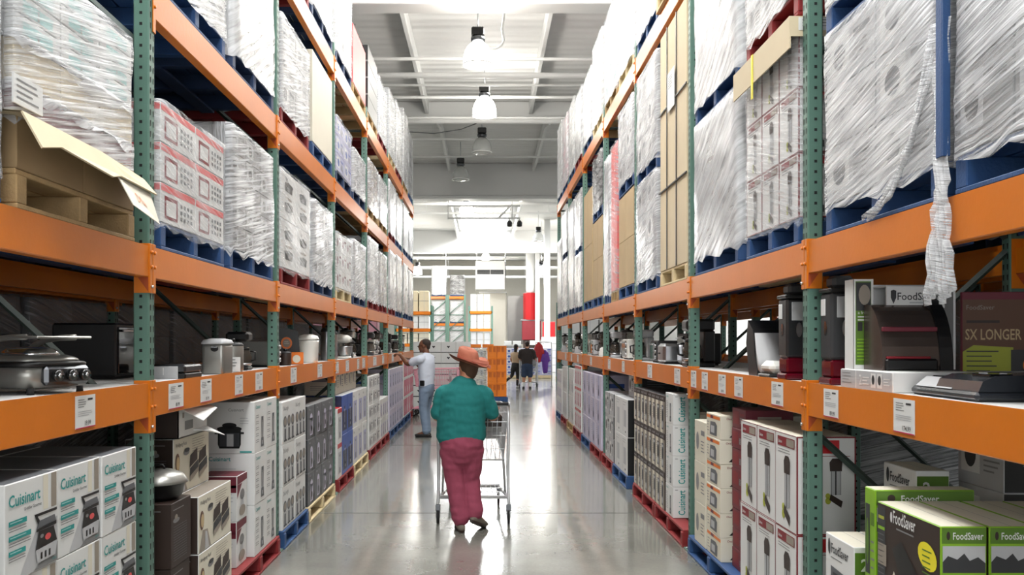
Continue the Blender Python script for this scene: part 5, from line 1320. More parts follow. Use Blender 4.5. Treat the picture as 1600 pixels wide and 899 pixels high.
t = thing('vacuum_sealer', (1.83, 3.90, ZR + .0835), 0, 'upright dark chrome vacuum sealer inside the white display stand', 'vacuum sealer')
arc = [(.02 - .155 * math.cos(a), .02 + .265 * math.sin(a)) for a in [PI * .5 * k / 10 for k in range(11)]] + [(.05, .285), (.05, .0), (-.13, .0)]
b = MB(); b.prism(arc, 'x', -.15, .09, 'bronze', False); b.build('body', t)
fin = [(.03 - .175 * math.cos(a), .0 + .315 * math.sin(a)) for a in [PI * .5 * k / 10 for k in range(11)]] + [(.06, .31), (.06, .0)]
b = MB(); b.prism(fin, 'x', .09, .145, 'black', False); b.build('side_cover', t)
b = MB(); b.box(-.145, -.125, .165, .088, -.108, .185, 'maroon', .003); b.box(-.14, -.15, .0, .08, -.13, .05, 'black', .008); b.box(-.135, -.145, .05, .05, -.13, .06, 'red_dark', .002); b.build('control_strip', t)
t = thing('flat_vacuum_sealer', (1.86, 3.26, ZR), -.03, 'flat charcoal vacuum sealer lying at the shelf edge', 'vacuum sealer')
b = MB(); b.box(-.19, -.25, 0, .28, .25, .035, 'sealer', .012); b.build('base', t)
b = MB(); b.prism([(-.18, .035), (-.165, .07), (-.12, .088), (.1, .095), (.26, .08), (.27, .035)], 'y', -.245, .06, 'sealer'); b.prism([(-.17, .035), (-.10, .074), (.1, .080), (.26, .07), (.27, .035)], 'y', .06, .245, 'sealer'); b.build('lid', t)
b = MB(); b.prism([(-.183, .036), (-.140, .072), (-.136, .072), (-.179, .036)], 'y', -.06, .22, 'grey_light'); b.build('front_strip', t)
b = MB(); b.box(-.13, -.22, .084, -.05, -.10, .094, 'black_gloss', .003); b.box(-.12, -.15, .094, -.10, -.13, .097, 'grey_light'); b.box(-.07, -.2, .094, -.06, -.17, .097, 'grey_light'); b.build('button_panel', t)
b = MB(); b.box(-.04, -.02, .094, .16, .05, .0965, 'grey'); b.build('label_strip', t)
t = thing('sign_board', (2.15, 4.02, ZR), -.1, 'brown sign board reading SX LONGER behind the flat sealer', 'sign')
b = MB(); b.box(0, 0, 0, .55, .02, .43, 'maroon', .003); b.box(0, -.06, 0, .55, 0, .012, 'maroon'); b.build('board', t)
b = MB(); fr = Fr((0, -.0005, 0), (1, 0, 0), (0, 0, 1), .55, .4)
b.rect(fr, .004, .12, .546, .395, 'brown', .6); b.text(fr, 'FoodSaver', .02, .35, .022, 'taupe', 2, 0, .12); b.text(fr, 'SX LONGER', .015, .215, .05, 'card', 2, .012, .24); lines(b, fr, .02, .29, .2, 1, 'brown_dark', .02, .012, 2)
b.poly(fr, [(.004, .02), (.22, .02), (.22, .18), (.05, .19), (.004, .16)], 'yellow_green', 1.5); lines(b, fr, .02, .16, .15, 6, 'charcoal', .022, .005, 2.5); b.rect(fr, .21, .03, .36, .17, 'charcoal', 2); b.ell(fr, .30, .1, .04, .04, 'orange_print', 3); b.ell(fr, .5, .35, .12, .06, 'lime_dark', 2); b.build('print', t)
small_oven(at(R_, 0, 2.5, 1.95), PI, 'dark appliance past the photo edge on the right-side shelf')
def drink_dispenser(p, label, dark=False):
    t = thing('drink_dispenser', p, PI, label, 'dispenser', AP)
    b = MB(); b.box(-.075, -.075, 0, .075, .075, .035, 'cola', .008); b.build('base', t)
    b = MB(); b.box(-.065, -.065, .035, .065, .065, .12, 'cola', .01); b.build('drink', t)
    b = MB(); b.box(-.068, -.068, .12, .068, .068, .44, 'steel_dark' if not dark else 'charcoal', .012); b.box(.064, -.05, .33, .072, .0, .41, 'white', .002); b.box(-.02, .064, .32, .04, .07, .42, 'grey_light', .002); b.build('tank', t)
    b = MB(); b.ell(Fr((-.06, .0725, 0), (1, 0, 0), (0, 0, 1), .1, .4).__class__((.068, -.05, 0), (0, 1, 0), (0, 0, 1), .1, .4), .05, .27, .018, .035, 'chrome', 2); b.ell(Fr((.05, .0685, 0), (-1, 0, 0), (0, 0, 1), .1, .4), .05, .27, .016, .04, 'chrome', 2); b.build('badge', t)
    b = MB(); b.box(-.075, -.075, .44, .075, .075, .46, 'black', .006); b.box(-.05, -.05, .46, .05, .05, .52, 'charcoal', .015); b.build('lid', t)
drink_dispenser(at(R_, 0, 4.86, 1.69), 'glass drink dispenser with a red base beside the first upright')
drink_dispenser(at(R_, 0, 4.27, 1.70), 'dark drink dispenser between the upright and the display stand', True)
t = thing('blade_grinder', at(R_, 0, 5.35, 1.74), PI, 'white and black fold-out grinder with a curved chute', 'grinder', AP)
b = MB(); b.box(-.11, .02, 0, .11, .24, .02, 'black', .008); b.box(-.10, .03, .02, .10, .23, .095, 'white_gloss', .03); b.box(-.03, .228, .05, .0, .235, .085, 'charcoal'); b.build('body', t)
b = MB(); b.prism([(-.05, .04), (.03, .02), (.05, .03), (-.02, .10), (-.08, .26), (-.10, .26)], 'x', -.09, .09, 'grey_light', True); b.build('chute', t)
b = MB(); b.prism([(-.20, 0), (-.04, 0), (-.03, .03), (-.08, .12), (-.12, .28), (-.22, .34), (-.26, .2)], 'x', -.10, .095, 'black'); b.build('hood', t)
small_oven(at(R_, 0, 5.75, 2.15), PI, 'black oven behind the white grinder', .5, .3, .30)
coffee_maker(at(R_, 0, 7.35, 1.76), PI, 'large black coffee maker with a glass carafe by the second upright', 1.15)
small_oven(at(R_, 0, 7.9, 1.9), PI, 'black square oven beside the large coffee maker', .36, .3, .28)
toaster(at(R_, 0, 8.35, 1.73), PI, 'steel toaster between black goods, third bay', 'steel')
small_oven(at(R_, 0, 8.95, 1.85), PI, 'charcoal oven before the third upright', .36, .3, .22, 'charcoal')
for i, (y, k) in enumerate([(9.8, 'c'), (10.2, 't'), (10.6, 'o'), (11.2, 'b'), (11.65, 'c')] + GEN[2:]): generic(R_, y + .02, k, i)
# ------------------------------------------------------------------ people
def ring(c, u, v, ra, rb, n=16): return [tuple(c + u * (math.cos(2 * PI * k / n) * ra) + v * (math.sin(2 * PI * k / n) * rb)) for k in range(n)]
def limb(b, pts, rad, mat, side=(1, 0, 0), n=16):
    """tapered loft; rad entries (across, deep) or a number; side gives the across direction"""
    pts = [Vector(p) for p in pts]; rings = []
    # refine with smooth interpolation
    def cr(a, b_, c, d, t): return 0.5 * ((2 * b_) + (c - a) * t + (2 * a - 5 * b_ + 4 * c - d) * t * t + (3 * b_ - a - 3 * c + d) * t ** 3)
    R2 = [Vector((r, r)) if not isinstance(r, tuple) else Vector(r) for r in rad]
    P, Q = [], []
    for i in range(len(pts) - 1):
        i0, i3 = max(i - 1, 0), min(i + 2, len(pts) - 1)
        for k in range(4):
            t = k / 4; P.append(cr(pts[i0], pts[i], pts[i + 1], pts[i3], t)); Q.append(cr(R2[i0], R2[i], R2[i + 1], R2[i3], t))
    P.append(pts[-1]); Q.append(R2[-1])
    for i, p in enumerate(P):
        t = (P[min(i + 1, len(P) - 1)] - P[max(i - 1, 0)]).normalized()
        u = Vector(side); u = (u - t * u.dot(t)).normalized(); v = t.cross(u)
        rings.append(ring(p, u, v, max(Q[i][0], .003), max(Q[i][1], .003), n))
    # rounded ends
    t0 = (P[0] - P[1]).normalized(); t1 = (P[-1] - P[-2]).normalized()
    def capring(r, c, t, f, d): return [tuple(c + (Vector(x) - c) * f + t * d) for x in r]
    m0, m1 = min(Q[0]), min(Q[-1])
    rings = [capring(rings[0], P[0], t0, .45, m0 * .8), capring(rings[0], P[0], t0, .8, m0 * .5)] + rings + [capring(rings[-1], P[-1], t1, .8, m1 * .5), capring(rings[-1], P[-1], t1, .45, m1 * .8)]
    b.loft(rings, mat, True)
def ball(b, c, r, mat, n=18):
    rx, ry, rz = r if isinstance(r, tuple) else (r, r, r)
    rings = [[(c[0] + rx * math.sin(a) * math.cos(2 * PI * k / n), c[1] + ry * math.sin(a) * math.sin(2 * PI * k / n), c[2] - rz * math.cos(a)) for k in range(n)] for a in [PI * (i + .5) / 10 for i in range(10)]]
    b.loft(rings, mat, True)
def fuse(b, name, mat, parent, voxel, smooth=4, wrinkle=0.0):
    """merge overlapping shapes into one continuous skin"""
    me = b.mesh(name + '_raw'); me.materials.clear(); me.materials.append(MATS[mat])
    o = bpy.data.objects.new('tmp', me); COL.objects.link(o)
    m = o.modifiers.new('r', 'REMESH'); m.mode = 'VOXEL'; m.voxel_size = voxel; m.use_smooth_shade = True
    s_ = o.modifiers.new('s', 'SMOOTH'); s_.factor = .5; s_.iterations = smooth
    dg = bpy.context.evaluated_depsgraph_get(); dg.update()
    m2 = bpy.data.meshes.new_from_object(o.evaluated_get(dg)); bpy.data.objects.remove(o)
    m2.materials.clear(); m2.materials.append(MATS[mat])
    if wrinkle:
        for v in m2.vertices:
            c = v.co; k = noise.noise(Vector((c.x * 9, c.y * 9, c.z * 22))) * wrinkle + noise.noise(Vector((c.x * 25 + c.z * 10, c.y * 25, c.z * 14))) * wrinkle * .4
            v.co = c + v.normal * k
    for p in m2.polygons: p.use_smooth = True
    m2.name = name
    q = bpy.data.objects.new(name, m2); COL.objects.link(q); q.parent = parent; return q
def hand(b, wrist, d, palm_n, sc=1.0, curl=.9, thumb=1):
    """palm, four fingers and a thumb; d points along the fingers, palm_n out of the palm"""
    d = Vector(d).normalized(); n = Vector(palm_n); n = (n - d * n.dot(d)).normalized(); s_ = d.cross(n) * thumb; w = Vector(wrist)
    limb(b, [w, w + d * .04 * sc, w + d * .085 * sc], [(.024 * sc, .018 * sc), (.036 * sc, .015 * sc), (.038 * sc, .013 * sc)], 'skin', side=s_, n=12)
    for i, ln in enumerate((.068, .078, .073, .058)):
        o = w + d * .082 * sc + s_ * (.029 - i * .0195) * sc; pts = [o]; a = 0.2; q = o
        for k in range(3):
            a += curl * (.55, .6, .45)[k]; q = q + (d * math.cos(a) + n * math.sin(a)) * ln * sc * (.45, .32, .23)[k]; pts.append(q)
        limb(b, pts, [.0095 * sc, .009 * sc, .0082 * sc, .007 * sc], 'skin', side=s_, n=8)
    o = w + d * .03 * sc + s_ * .028 * sc
    limb(b, [o, o + (s_ * .8 + d * .6 + n * .3).normalized() * .035 * sc, o + (s_ * .45 + d * .9 + n * .8).normalized() * .068 * sc], [.013 * sc, .0105 * sc, .008 * sc], 'skin', side=d, n=8)
def rot2(p, a): return Vector((p[0] * math.cos(a) - p[1] * math.sin(a), p[0] * math.sin(a) + p[1] * math.cos(a), p[2]))
def head(b, c, yaw, sc=1.0):
    """head centre c, facing local +y turned by yaw; returns a placer for parts"""
    c = Vector(c)
    def P_(x, y, z): return tuple(c + rot2((x * sc, y * sc, z * sc), yaw))
    def bl(x, y, z, rx, ry, rz):
        n = 16; rings = [[P_(x + rx * math.sin(a) * math.cos(2 * PI * k / n), y + ry * math.sin(a) * math.sin(2 * PI * k / n), z - rz * math.cos(a)) for k in range(n)] for a in [PI * (i + .5) / 10 for i in range(10)]]
        b.loft(rings, 'skin', True)
    bl(0, -.012, .03, .074, .094, .088); bl(0, .018, -.04, .060, .070, .070); bl(0, .050, -.085, .034, .030, .028)
    bl(0, .082, -.012, .012, .022, .020); bl(0, .076, .006, .009, .012, .03); bl(0, .082, -.052, .022, .010, .010)
    bl(-.03, .070, .028, .022, .016, .010); bl(.03, .070, .028, .022, .016, .010)
    for sx in (-1, 1): bl(sx * .076, -.004, -.008, .010, .018, .030)
    return P_
def face_parts(t, P_, skin):
    for sx in (-1, 1):
        b = MB(); q = P_(sx * .029, .083, .012); ball(b, q, .0085, 'eye', 10); b.build('eye', t)
    b = MB(); ball(b, P_(0, .0905, -.054), (.018, .006, .006), 'lips', 10); b.build('mouth', t)
def person(name_loc, rz, label, J, M, vox=.008, far=False):
    t = thing('person', name_loc, rz, label, 'person'); sk = M['skin']
    b = MB(); H = J['head']; nk = J['neck']
    P_ = head(b, H, J.get('yaw', 0), J.get('hs', 1))
    limb(b, [nk, (Vector(nk) + Vector(H)) / 2 + Vector((0, -.012, 0)), Vector(H) + Vector((0, -.02, -.03))], [.062, .054, .05], 'skin')
    tor = J['torso']      # list of (x,y,z,rx,ry)
    limb(b, [q[:3] for q in tor], [(max(.03, q[3] - .02), max(.03, q[4] - .02)) for q in tor], 'skin')
    for sd in ('l', 'r'):
        sh, el, wr = J['arm_' + sd]; a = J.get('ar', (.052, .043, .027)); s_ = (Vector(el) - Vector(sh)).cross(Vector(wr) - Vector(el)); s_ = tuple(s_) if s_.length > 1e-4 else (1, 0, 0)
        limb(b, [sh, (Vector(sh) * .5 + Vector(el) * .5), el, (Vector(el) * .6 + Vector(wr) * .4), wr], [a[0], a[0] * .95, a[1], a[1] * 1.0, a[2]], 'skin', side=s_)
        hd, hn, th = J['hand_' + sd]; hand(b, wr, hd, hn, J.get('hsc', 1), J.get('curl', .9), th)
        hp, kn, an = J['leg_' + sd]; g = J.get('lr', (.085, .058, .038))
        limb(b, [hp, (Vector(hp) * .5 + Vector(kn) * .5), kn, Vector(kn) * .65 + Vector(an) * .35, an], [g[0], g[0] * .85, g[1], g[1] * 1.02, g[2]], 'skin')
        limb(b, [an, J['toe_' + sd]], [.036, .03], 'skin')
    fuse(b, 'body', sk, t, vox, 3)
    face_parts(t, P_, sk)
    # shirt
    b = MB(); limb(b, [q[:3] for q in tor[:-1]], [(q[3], q[4]) for q in tor[:-1]], 'skin', n=24)
    for sd in ('l', 'r'):
        sh, el, wr = J['arm_' + sd]; a = J.get('sr', (.075, .068, .066)); e = Vector(sh) + (Vector(el) - Vector(sh)) * J.get('sleeve', .7)
        limb(b, [Vector(tor[-2][:3]) + Vector((0, 0, -.03)), Vector(sh) * .5 + Vector(tor[-2][:3]) * .5 + Vector((0, 0, -.012)), Vector(sh) + Vector((0, 0, -.008))], [a[0] * .72, a[0] * .82, a[0] * .9], 'skin')
        limb(b, [Vector(sh) * .75 + Vector(tor[-2][:3]) * .25, sh, (Vector(sh) + e) / 2, e], [a[0] * .9, a[0], a[1], a[2]], 'skin')
    fuse(b, 'shirt', M['shirt'], t, vox, J.get('ssm', 5), J.get('wr', .006))
    # trousers
    b = MB(); hz = J['hip']       # (x,y,z,rx,ry)
    limb(b, [(hz[0], hz[1], hz[2] - .09), (hz[0], hz[1], hz[2]), (hz[0], hz[1], hz[2] + .10)], [(hz[3] * .88, hz[4] * .85), (hz[3], hz[4]), (hz[3] * .94, hz[4] * .9)], 'skin', n=24)
    tr = J.get('tr', (.105, .085, .075)); tl = J.get('trouser', 1.0)
    for sd in ('l', 'r'):
        hp, kn, an = [Vector(q) for q in J['leg_' + sd]]
        if tl >= .99: pts = [hp, (hp + kn) / 2, kn, (kn + an) / 2, an + Vector((0, 0, .01))]; rr = [tr[0], tr[0] * .93, tr[1], tr[2], tr[2] * .98]
        else: pts = [hp, (hp + kn) / 2, kn + (hp - kn) * .02]; rr = [tr[0], tr[0] * .95, tr[1]]
        limb(b, pts, rr, 'skin')
    fuse(b, 'trousers' if tl >= .99 else 'shorts', M['pants'], t, vox, 4, J.get('wr', .006))
    # shoes
    for sd in ('l', 'r'):
        an, to = Vector(J['leg_' + sd][2]), Vector(J['toe_' + sd]); d = (to - an); d.z = 0; d.normalize(); heel = J.get('heel_' + sd)
        hl = Vector(heel) if heel else Vector((an.x, an.y, .035)) - d * .045
        b = MB(); dd = (to - hl).normalized(); up = Vector((0, 0, 1)); sidev = dd.cross(up).normalized()
        limb(b, [hl, hl + dd * .08, hl + dd * .17, hl + dd * .235], [(.034, .032), (.038, .036), (.046, .027), (.036, .02)], 'skin', side=tuple(sidev))
        limb(b, [hl + dd * .03, an + Vector((0, 0, .0))], [.036, .036], 'skin')
        if M.get('sock') and far: pass
        o = fuse(b, 'shoe', M['shoe'], t, vox * .8, 2)
        # sole
        b = MB(); un = sidev.cross(dd).normalized()
        if un.z < 0: un = -un
        rings = []
        for z in (-.034, -.020):
            rings.append([tuple(hl + dd * (.10 + .145 * math.cos(a)) + sidev * (.043 * math.sin(a) * (1 + .15 * math.cos(a))) + un * z) for a in [2 * PI * k / 20 for k in range(20)]])
        b.loft(rings, M.get('sole', 'rubber'), False); b.build('sole', t)
        if M.get('sock'):
            b = MB(); kn = Vector(J['leg_' + sd][1]); limb(b, [an, an + (kn - an) * .35], [.048, .055], 'skin'); fuse(b, 'sock', M['sock'], t, vox, 1)
    return t, P_
# the shopper in front, seen from behind (local +y is away from the camera)
J = dict(head=(.045, .03, 1.405), yaw=.55, hs=.97, neck=(.02, -.01, 1.25),
         torso=[(-.01, .02, .80, .215, .165), (-.01, .015, .90, .212, .165), (-.005, .0, 1.02, .205, .155), (0, -.005, 1.13, .20, .145), (.005, -.01, 1.20, .19, .125), (.01, -.01, 1.255, .12, .09), (.015, -.01, 1.285, .066, .06)],
         arm_l=((-.168, -.0, 1.175), (-.215, .03, .985), (-.21, .24, 1.03)), arm_r=((.188, .0, 1.175), (.262, .05, .985), (.235, .255, 1.02)),
         hand_l=((.2, 1, .05), (0, 0, -1), 1), hand_r=((-.2, 1, .05), (0, 0, -1), -1),
         leg_l=((-.095, .0, .70), (-.062, .015, .42), (-.012, -.03, .10)), leg_r=((.085, .0, .70), (.065, .055, .42), (.105, -.02, .145)),
         toe_l=(-.035, .12, .045), toe_r=(.175, .09, .045), heel_r=(.095, -.065, .115), ar=(.055, .048, .03), lr=(.085, .058, .038), sr=(.070, .070, .066), sleeve=.9,
         hip=(-.005, .0, .745, .190, .155), tr=(.104, .088, .080), wr=.007, hsc=.93)
lady, PL = person((-.19, 7.68, 0), 0, 'person in teal shirt and rose trousers wearing an orange straw hat, pushing a cart', J,
              dict(skin='skin', shirt='shirt_teal', pants='pants_rose', shoe='shoe_grey', sole='brown_dark'))
b = MB(); hc = Vector((.045, .03, 1.405))
def HP(x, y, z): return tuple(hc + rot2((x, y, z), .55))
ballr = [[HP(.082 * math.sin(a) * math.cos(2 * PI * k / 18), -.022 + .098 * math.sin(a) * math.sin(2 * PI * k / 18), .02 - .10 * math.cos(a)) for k in range(18)] for a in [PI * (.5 + i * .5) / 10 for i in range(4, 20)]]
b.loft(ballr, 'hair_brown'); 
limb(b, [HP(0, -.060, .03), HP(0, -.066, -.04), HP(0, -.052, -.088)], [(.066, .034), (.060, .032), (.040, .022)], 'hair_brown', side=tuple(rot2((1, 0, 0), .55)))
fuse(b, 'hair', 'hair_brown', lady, .007, 3, .004)
b = MB(); rings = []; N_ = 40
def hatp(r, z, k, wob): 
    a = 2 * PI * k / N_; lift = -(r * math.cos(a + 1.25)) * .36 + wob * (math.cos(2 * a) * .028 + .012 * math.sin(a * 3 + 1)); return HP(r * math.cos(a), -.012 + r * 1.12 * math.sin(a) , z + lift - wob * .03 * math.sin(a + .2))
for r, z, wb in ((.168, .066, 1), (.160, .060, .95), (.12, .052, .7), (.093, .055, .3), (.090, .075, 0), (.086, .12, 0), (.078, .150, 0), (.060, .162, 0), (.030, .158, 0), (.004, .152, 0)): rings.append([hatp(r, z, k, wb) for k in range(N_)])
inner = [[hatp(r, z - .004, k, wb) for k in range(N_)] for r, z, wb in ((.004, .148, 0), (.055, .155, 0), (.080, .12, 0), (.086, .065, 0), (.09, .05, .3), (.12, .046, .7), (.163, .058, .97))]
b.loft(rings + inner, 'hat', True, caps=False); hat = b.build('straw_hat', lady)
b = MB(); b.loft([[hatp(r, z, k, 0) for k in range(N_)] for r, z in ((.0925, .060), (.094, .064), (.0925, .088), (.0905, .092))], 'hat_band', True, caps=False); b.build('hat_band', hat)
b = MB()
for q in ((.0, -.03), (.03, .0), (.05, -.035)): b.add([HP(-.03, -.10, .075), HP(-.03, -.115, .055), HP(.09 + q[0], -.15, .02 + q[1]), HP(.10 + q[0], -.14, .05 + q[1])], [(0, 1, 2, 3)], 'hat_band')
b.build('bow', hat)
# the man in white reaching to the shelf
J2 = dict(head=(.0, .05, 1.555), yaw=.35, neck=(0, 0, 1.40),
          torso=[(0, 0, .86, .165, .12), (0, 0, .98, .17, .125), (0, 0, 1.12, .18, .13), (0, 0, 1.26, .195, .125), (0, 0, 1.345, .17, .10), (0, 0, 1.40, .09, .07), (0, 0, 1.43, .062, .055)],
          arm_l=((-.185, .02, 1.33), (-.17, .27, 1.25), (-.08, .47, 1.40)), arm_r=((.185, .02, 1.33), (.22, .22, 1.20), (.14, .40, 1.33)),
          hand_l=((0.1, 1, .2), (0, 0, -1), 1), hand_r=((-.1, 1, .2), (0, 0, -1), -1),
          leg_l=((-.09, 0, .80), (-.075, .02, .46), (-.07, -.03, .09)), leg_r=((.09, 0, .80), (.085, .06, .46), (.07, .02, .09)),
          toe_l=(-.09, .12, .035), toe_r=(.09, .16, .035), ar=(.05, .042, .027), sr=(.078, .074, .076), sleeve=.62, hip=(0, 0, .84, .165, .13), tr=(.092, .075, .068), wr=.005)
man, PM = person((-.99, 15.25, 0), 1.15, 'person in white tee and pale jeans reaching to the display shelf', J2, dict(skin='skin_dark', shirt='tee_white', pants='jeans', shoe='shoe_dark'), .010)
def simple_hair(t, H, yaw, mat, vox=.009, back=0.0, sc=1.0):
    H = Vector(H); b = MB()
    rings = [[tuple(H + rot2((.081 * sc * math.sin(a) * math.cos(2 * PI * k / 18), -.03 + .092 * sc * math.sin(a) * math.sin(2 * PI * k / 18), .045 - .082 * sc * math.cos(a)), yaw)) for k in range(18)] for a in [PI * (i + .5) / 10 for i in range(3, 10)]]
    b.loft(rings, mat)
    limb(b, [H + rot2((0, -.07, .04), yaw), H + rot2((0, -.075, -.03), yaw), H + rot2((0, -.06 - back * .3, -.05 - back), yaw)], [(.07, .035), (.066, .03), (.05, .022)], mat, side=tuple(rot2((1, 0, 0), yaw)))
    fuse(b, 'hair', mat, t, vox, 2, .003)
simple_hair(man, J2['head'], .35, 'hair')
b = MB(); b.box(-.20, -.05, .88, -.155, .03, .97, 'black', .01); b.build('phone_pouch', man)
b = MB(); b.box(-.05, .53, 1.43, .02, .55, 1.52, 'white', .004)
# couple with a cart in the distance
J3 = dict(head=(.0, .05, 1.53), yaw=0, neck=(0, 0, 1.37),
          torso=[(0, 0, .84, .185, .14), (0, .01, .95, .195, .16), (0, .01, 1.08, .205, .16), (0, 0, 1.22, .215, .14), (0, 0, 1.31, .19, .11), (0, 0, 1.37, .10, .07), (0, 0, 1.40, .062, .055)],
          arm_l=((-.205, .0, 1.29), (-.27, .05, 1.05), (-.23, .30, 1.04)), arm_r=((.205, .0, 1.29), (.27, .05, 1.05), (.23, .30, 1.04)),
          hand_l=((.1, 1, 0), (0, 0, -1), 1), hand_r=((-.1, 1, 0), (0, 0, -1), -1),
          leg_l=((-.1, 0, .80), (-.11, .03, .45), (-.12, -.02, .09)), leg_r=((.1, 0, .80), (.10, .08, .45), (.10, .03, .09)),
          toe_l=(-.14, .13, .035), toe_r=(.11, .18, .035), sr=(.085, .08, .082), sleeve=.75, hip=(0, 0, .82, .18, .15), tr=(.105, .10, .1), trouser=.5)
dist, _ = person((1.48, 31.0, 0), -.1, 'person in dark brown shirt and denim shorts pushing a cart far down the aisle', J3, dict(skin='skin', shirt='shirt_dark', pants='denim_dark', shoe='shoe_dark', sock='white'), .016, True)
simple_hair(dist, J3['head'], 0, 'hair', .014)
J4 = dict(head=(.0, .05, 1.43), yaw=.2, neck=(0, 0, 1.28), hs=.95,
          torso=[(0, 0, .80, .145, .11), (0, 0, .92, .14, .105), (0, 0, 1.02, .15, .11), (0, 0, 1.14, .165, .115), (0, 0, 1.22, .145, .09), (0, 0, 1.27, .07, .06), (0, 0, 1.30, .05, .045)],
          arm_l=((-.155, .0, 1.2), (-.19, .02, .98), (-.17, .18, .85)), arm_r=((.155, .0, 1.2), (.19, .08, .98), (.16, .30, 1.02)),
          hand_l=((0, .5, -1), (1, 0, 0), 1), hand_r=((0, 1, 0), (0, 0, -1), -1),
          leg_l=((-.08, 0, .75), (-.14, -.02, .43), (-.30, -.26, .20)), leg_r=((.08, 0, .75), (.06, .05, .43), (.06, .02, .09)),
          toe_l=(-.30, -.20, .06), toe_r=(.06, .16, .035), heel_l=(-.33, -.33, .16), ar=(.038, .032, .022), lr=(.07, .05, .033), sr=(.05, .046, .044), sleeve=.2, hip=(0, 0, .78, .15, .125), tr=(.085, .064, .05))
wom, _ = person((1.10, 31.6, 0), -.5, 'person in a tan sleeveless top with dark trousers walking beside the far cart', J4, dict(skin='skin', shirt='tan_cloth', pants='shoe_dark', shoe='white'), .016, True)
simple_hair(wom, J4['head'], .2, 'hair', .014, .12)

# ------------------------------------------------------------------ shopping carts
def cart(p, rz, label, wire='wire', handle='charcoal', panel=None, k=1.0):
    """local +y is the pushing direction; rear wheels near y=0"""
    t = thing('shopping_cart', p, rz, label, 'shopping cart', 'shopping carts')
    W, Wf, zt, zb, yb, yf = .315, .26, 1.05, .56, .02, .98
    # basket corners: rear top, rear bottom, front top, front bottom
    def side(s, u, v):      # u 0..1 rear->front, v 0..1 bottom->top
        y = yb + (yf - yb) * u + (.03 * (1 - v) if u < .5 else -.05 * (1 - v)); w_ = (W + (Wf - W) * u) * (.86 + .14 * v); z = (zb + .10 * u) * (1 - v) + (zt - .03 * u) * v
        return (s * w_, y, z)
    b = MB(); r = .0022 * k
    for s in (-1, 1):
        for i in range(27): u = i / 26; b.tube([side(s, u, 0), side(s, u, 1)], r, wire, 4, False)
        for v in (.18, .42, .66, .85): b.tube([side(s, 0, v), side(s, 1, v)], r * 1.2, wire, 4, False)
    def cross(u, v, x): a = side(-1, u, v); c = side(1, u, v); return tuple(a[i] + (c[i] - a[i]) * x for i in range(3))
    for u, nn in ((0, 15), (1, 13)):
        for i in range(nn): x = i / (nn - 1); b.tube([cross(u, 0, x), cross(u, 1, x)], r, wire, 4, False)
        for v in (.2, .45, .7, .88): b.tube([cross(u, v, 0), cross(u, v, 1)], r * 1.2, wire, 4, False)
    for i in range(15): u = i / 14; b.tube([cross(u, 0, 0), cross(u, 0, 1)], r, wire, 4, False)
    for i in range(9): x = i / 8; b.tube([cross(0, 0, x), cross(1, 0, x)], r, wire, 4, False)
    b.build('wire_basket', t)
    b = MB(); top = [side(-1, 0, 1), side(-1, 1, 1), side(1, 1, 1), side(1, 0, 1), side(-1, 0, 1)]
    for i in range(4): b.tube([top[i], top[i + 1]], .007 * k, wire, 8)
    bot = [side(-1, 0, 0), side(-1, 1, 0), side(1, 1, 0), side(1, 0, 0), side(-1, 0, 0)]
    for i in range(4): b.tube([bot[i], bot[i + 1]], .006 * k, wire, 8)
    b.build('basket_rim', t)
    b = MB()
    for s in (-1, 1):
        b.tube([(s * W, .0, 1.06), (s * W, .01, .8), (s * (W - .005), .02, .5), (s * (W + .0), .04, .22), (s * (W + .005), .0, .15)], .0115 * k, wire, 8)
        b.tube([(s * (W + .0), .04, .22), (s * (W - .04), .5, .20), (s * (Wf - .02), 1.0, .17)], .0115 * k, wire, 8)
        b.tube([(s * (W - .045), .12, .56), (s * (W - .03), .3, .35), (s * (W - .02), .42, .2)], .009 * k, wire, 8)
        b.tube([(s * (W - .0), .0, 1.06), (s * W, -.05, 1.07)], .0115 * k, wire, 8)
    b.tube([(-W, .04, .22), (W, .04, .22)], .009 * k, wire, 8); b.tube([(-Wf + .02, 1.0, .17), (Wf - .02, 1.0, .17)], .0115 * k, wire, 8)
    b.build('frame', t)
    b = MB()
    for i in range(12): x = -W + .03 + i * (2 * W - .06) / 11; b.tube([(x, .06, .235), (x * .85, .98, .19)], r * 1.3, wire, 4, False)
    for y in (.06, .36, .66, .97): b.tube([(-W + .01 + y * .04, y, .235 - y * .045), (W - .01 - y * .04, y, .235 - y * .045)], r * 2, wire, 4, False)
    b.build('lower_tray', t)
    b = MB(); b.tube([(-W, -.05, 1.07), (W, -.05, 1.07)], .0155, handle, 12); b.build('handle', t)
    b = MB(); b.box(-.24, .20, .74, .24, .205, 1.0, 'grey_light'); b.add([(-.26, .03, .86), (.26, .03, .86), (.26, .20, .80), (-.26, .20, .80), (-.26, .03, .855), (.26, .03, .855), (.26, .20, .795), (-.26, .20, .795)], [(0, 1, 2, 3), (7, 6, 5, 4), (0, 4, 5, 1), (2, 6, 7, 3)], 'grey_light'); b.build('child_seat', t)
    if panel:
        b = MB(); b.box(-W * .9, -.002, .62, W * .9, .006, .98, panel, .002); b.build('panel', t)
    for s in (-1, 1):
        for (y, w_) in ((-.02, W), (.98, Wf - .02)):
            c = MB(); c.box(s * w_ - .022, y - .018, .11, s * w_ + .022, y + .018, .17, 'steel_dark', .004)
            for q in (-.018, .018): c.box(s * w_ + q - .002, y - .014, .05, s * w_ + q + .002, y + .014, .13, 'steel_dark')
            o = c.build('caster', t)
            c = MB(); c.tube([(s * w_ - .012, y, .062), (s * w_ + .012, y, .062)], .062, 'rubber', 18); c.tube([(s * w_ - .0135, y, .062), (s * w_ + .0135, y, .062)], .03, 'grey', 12); c.build('wheel', o)
    return t
cart((-.10, 7.99, 0), 0, 'wire shopping cart pushed by the person in the straw hat', k=1.25)
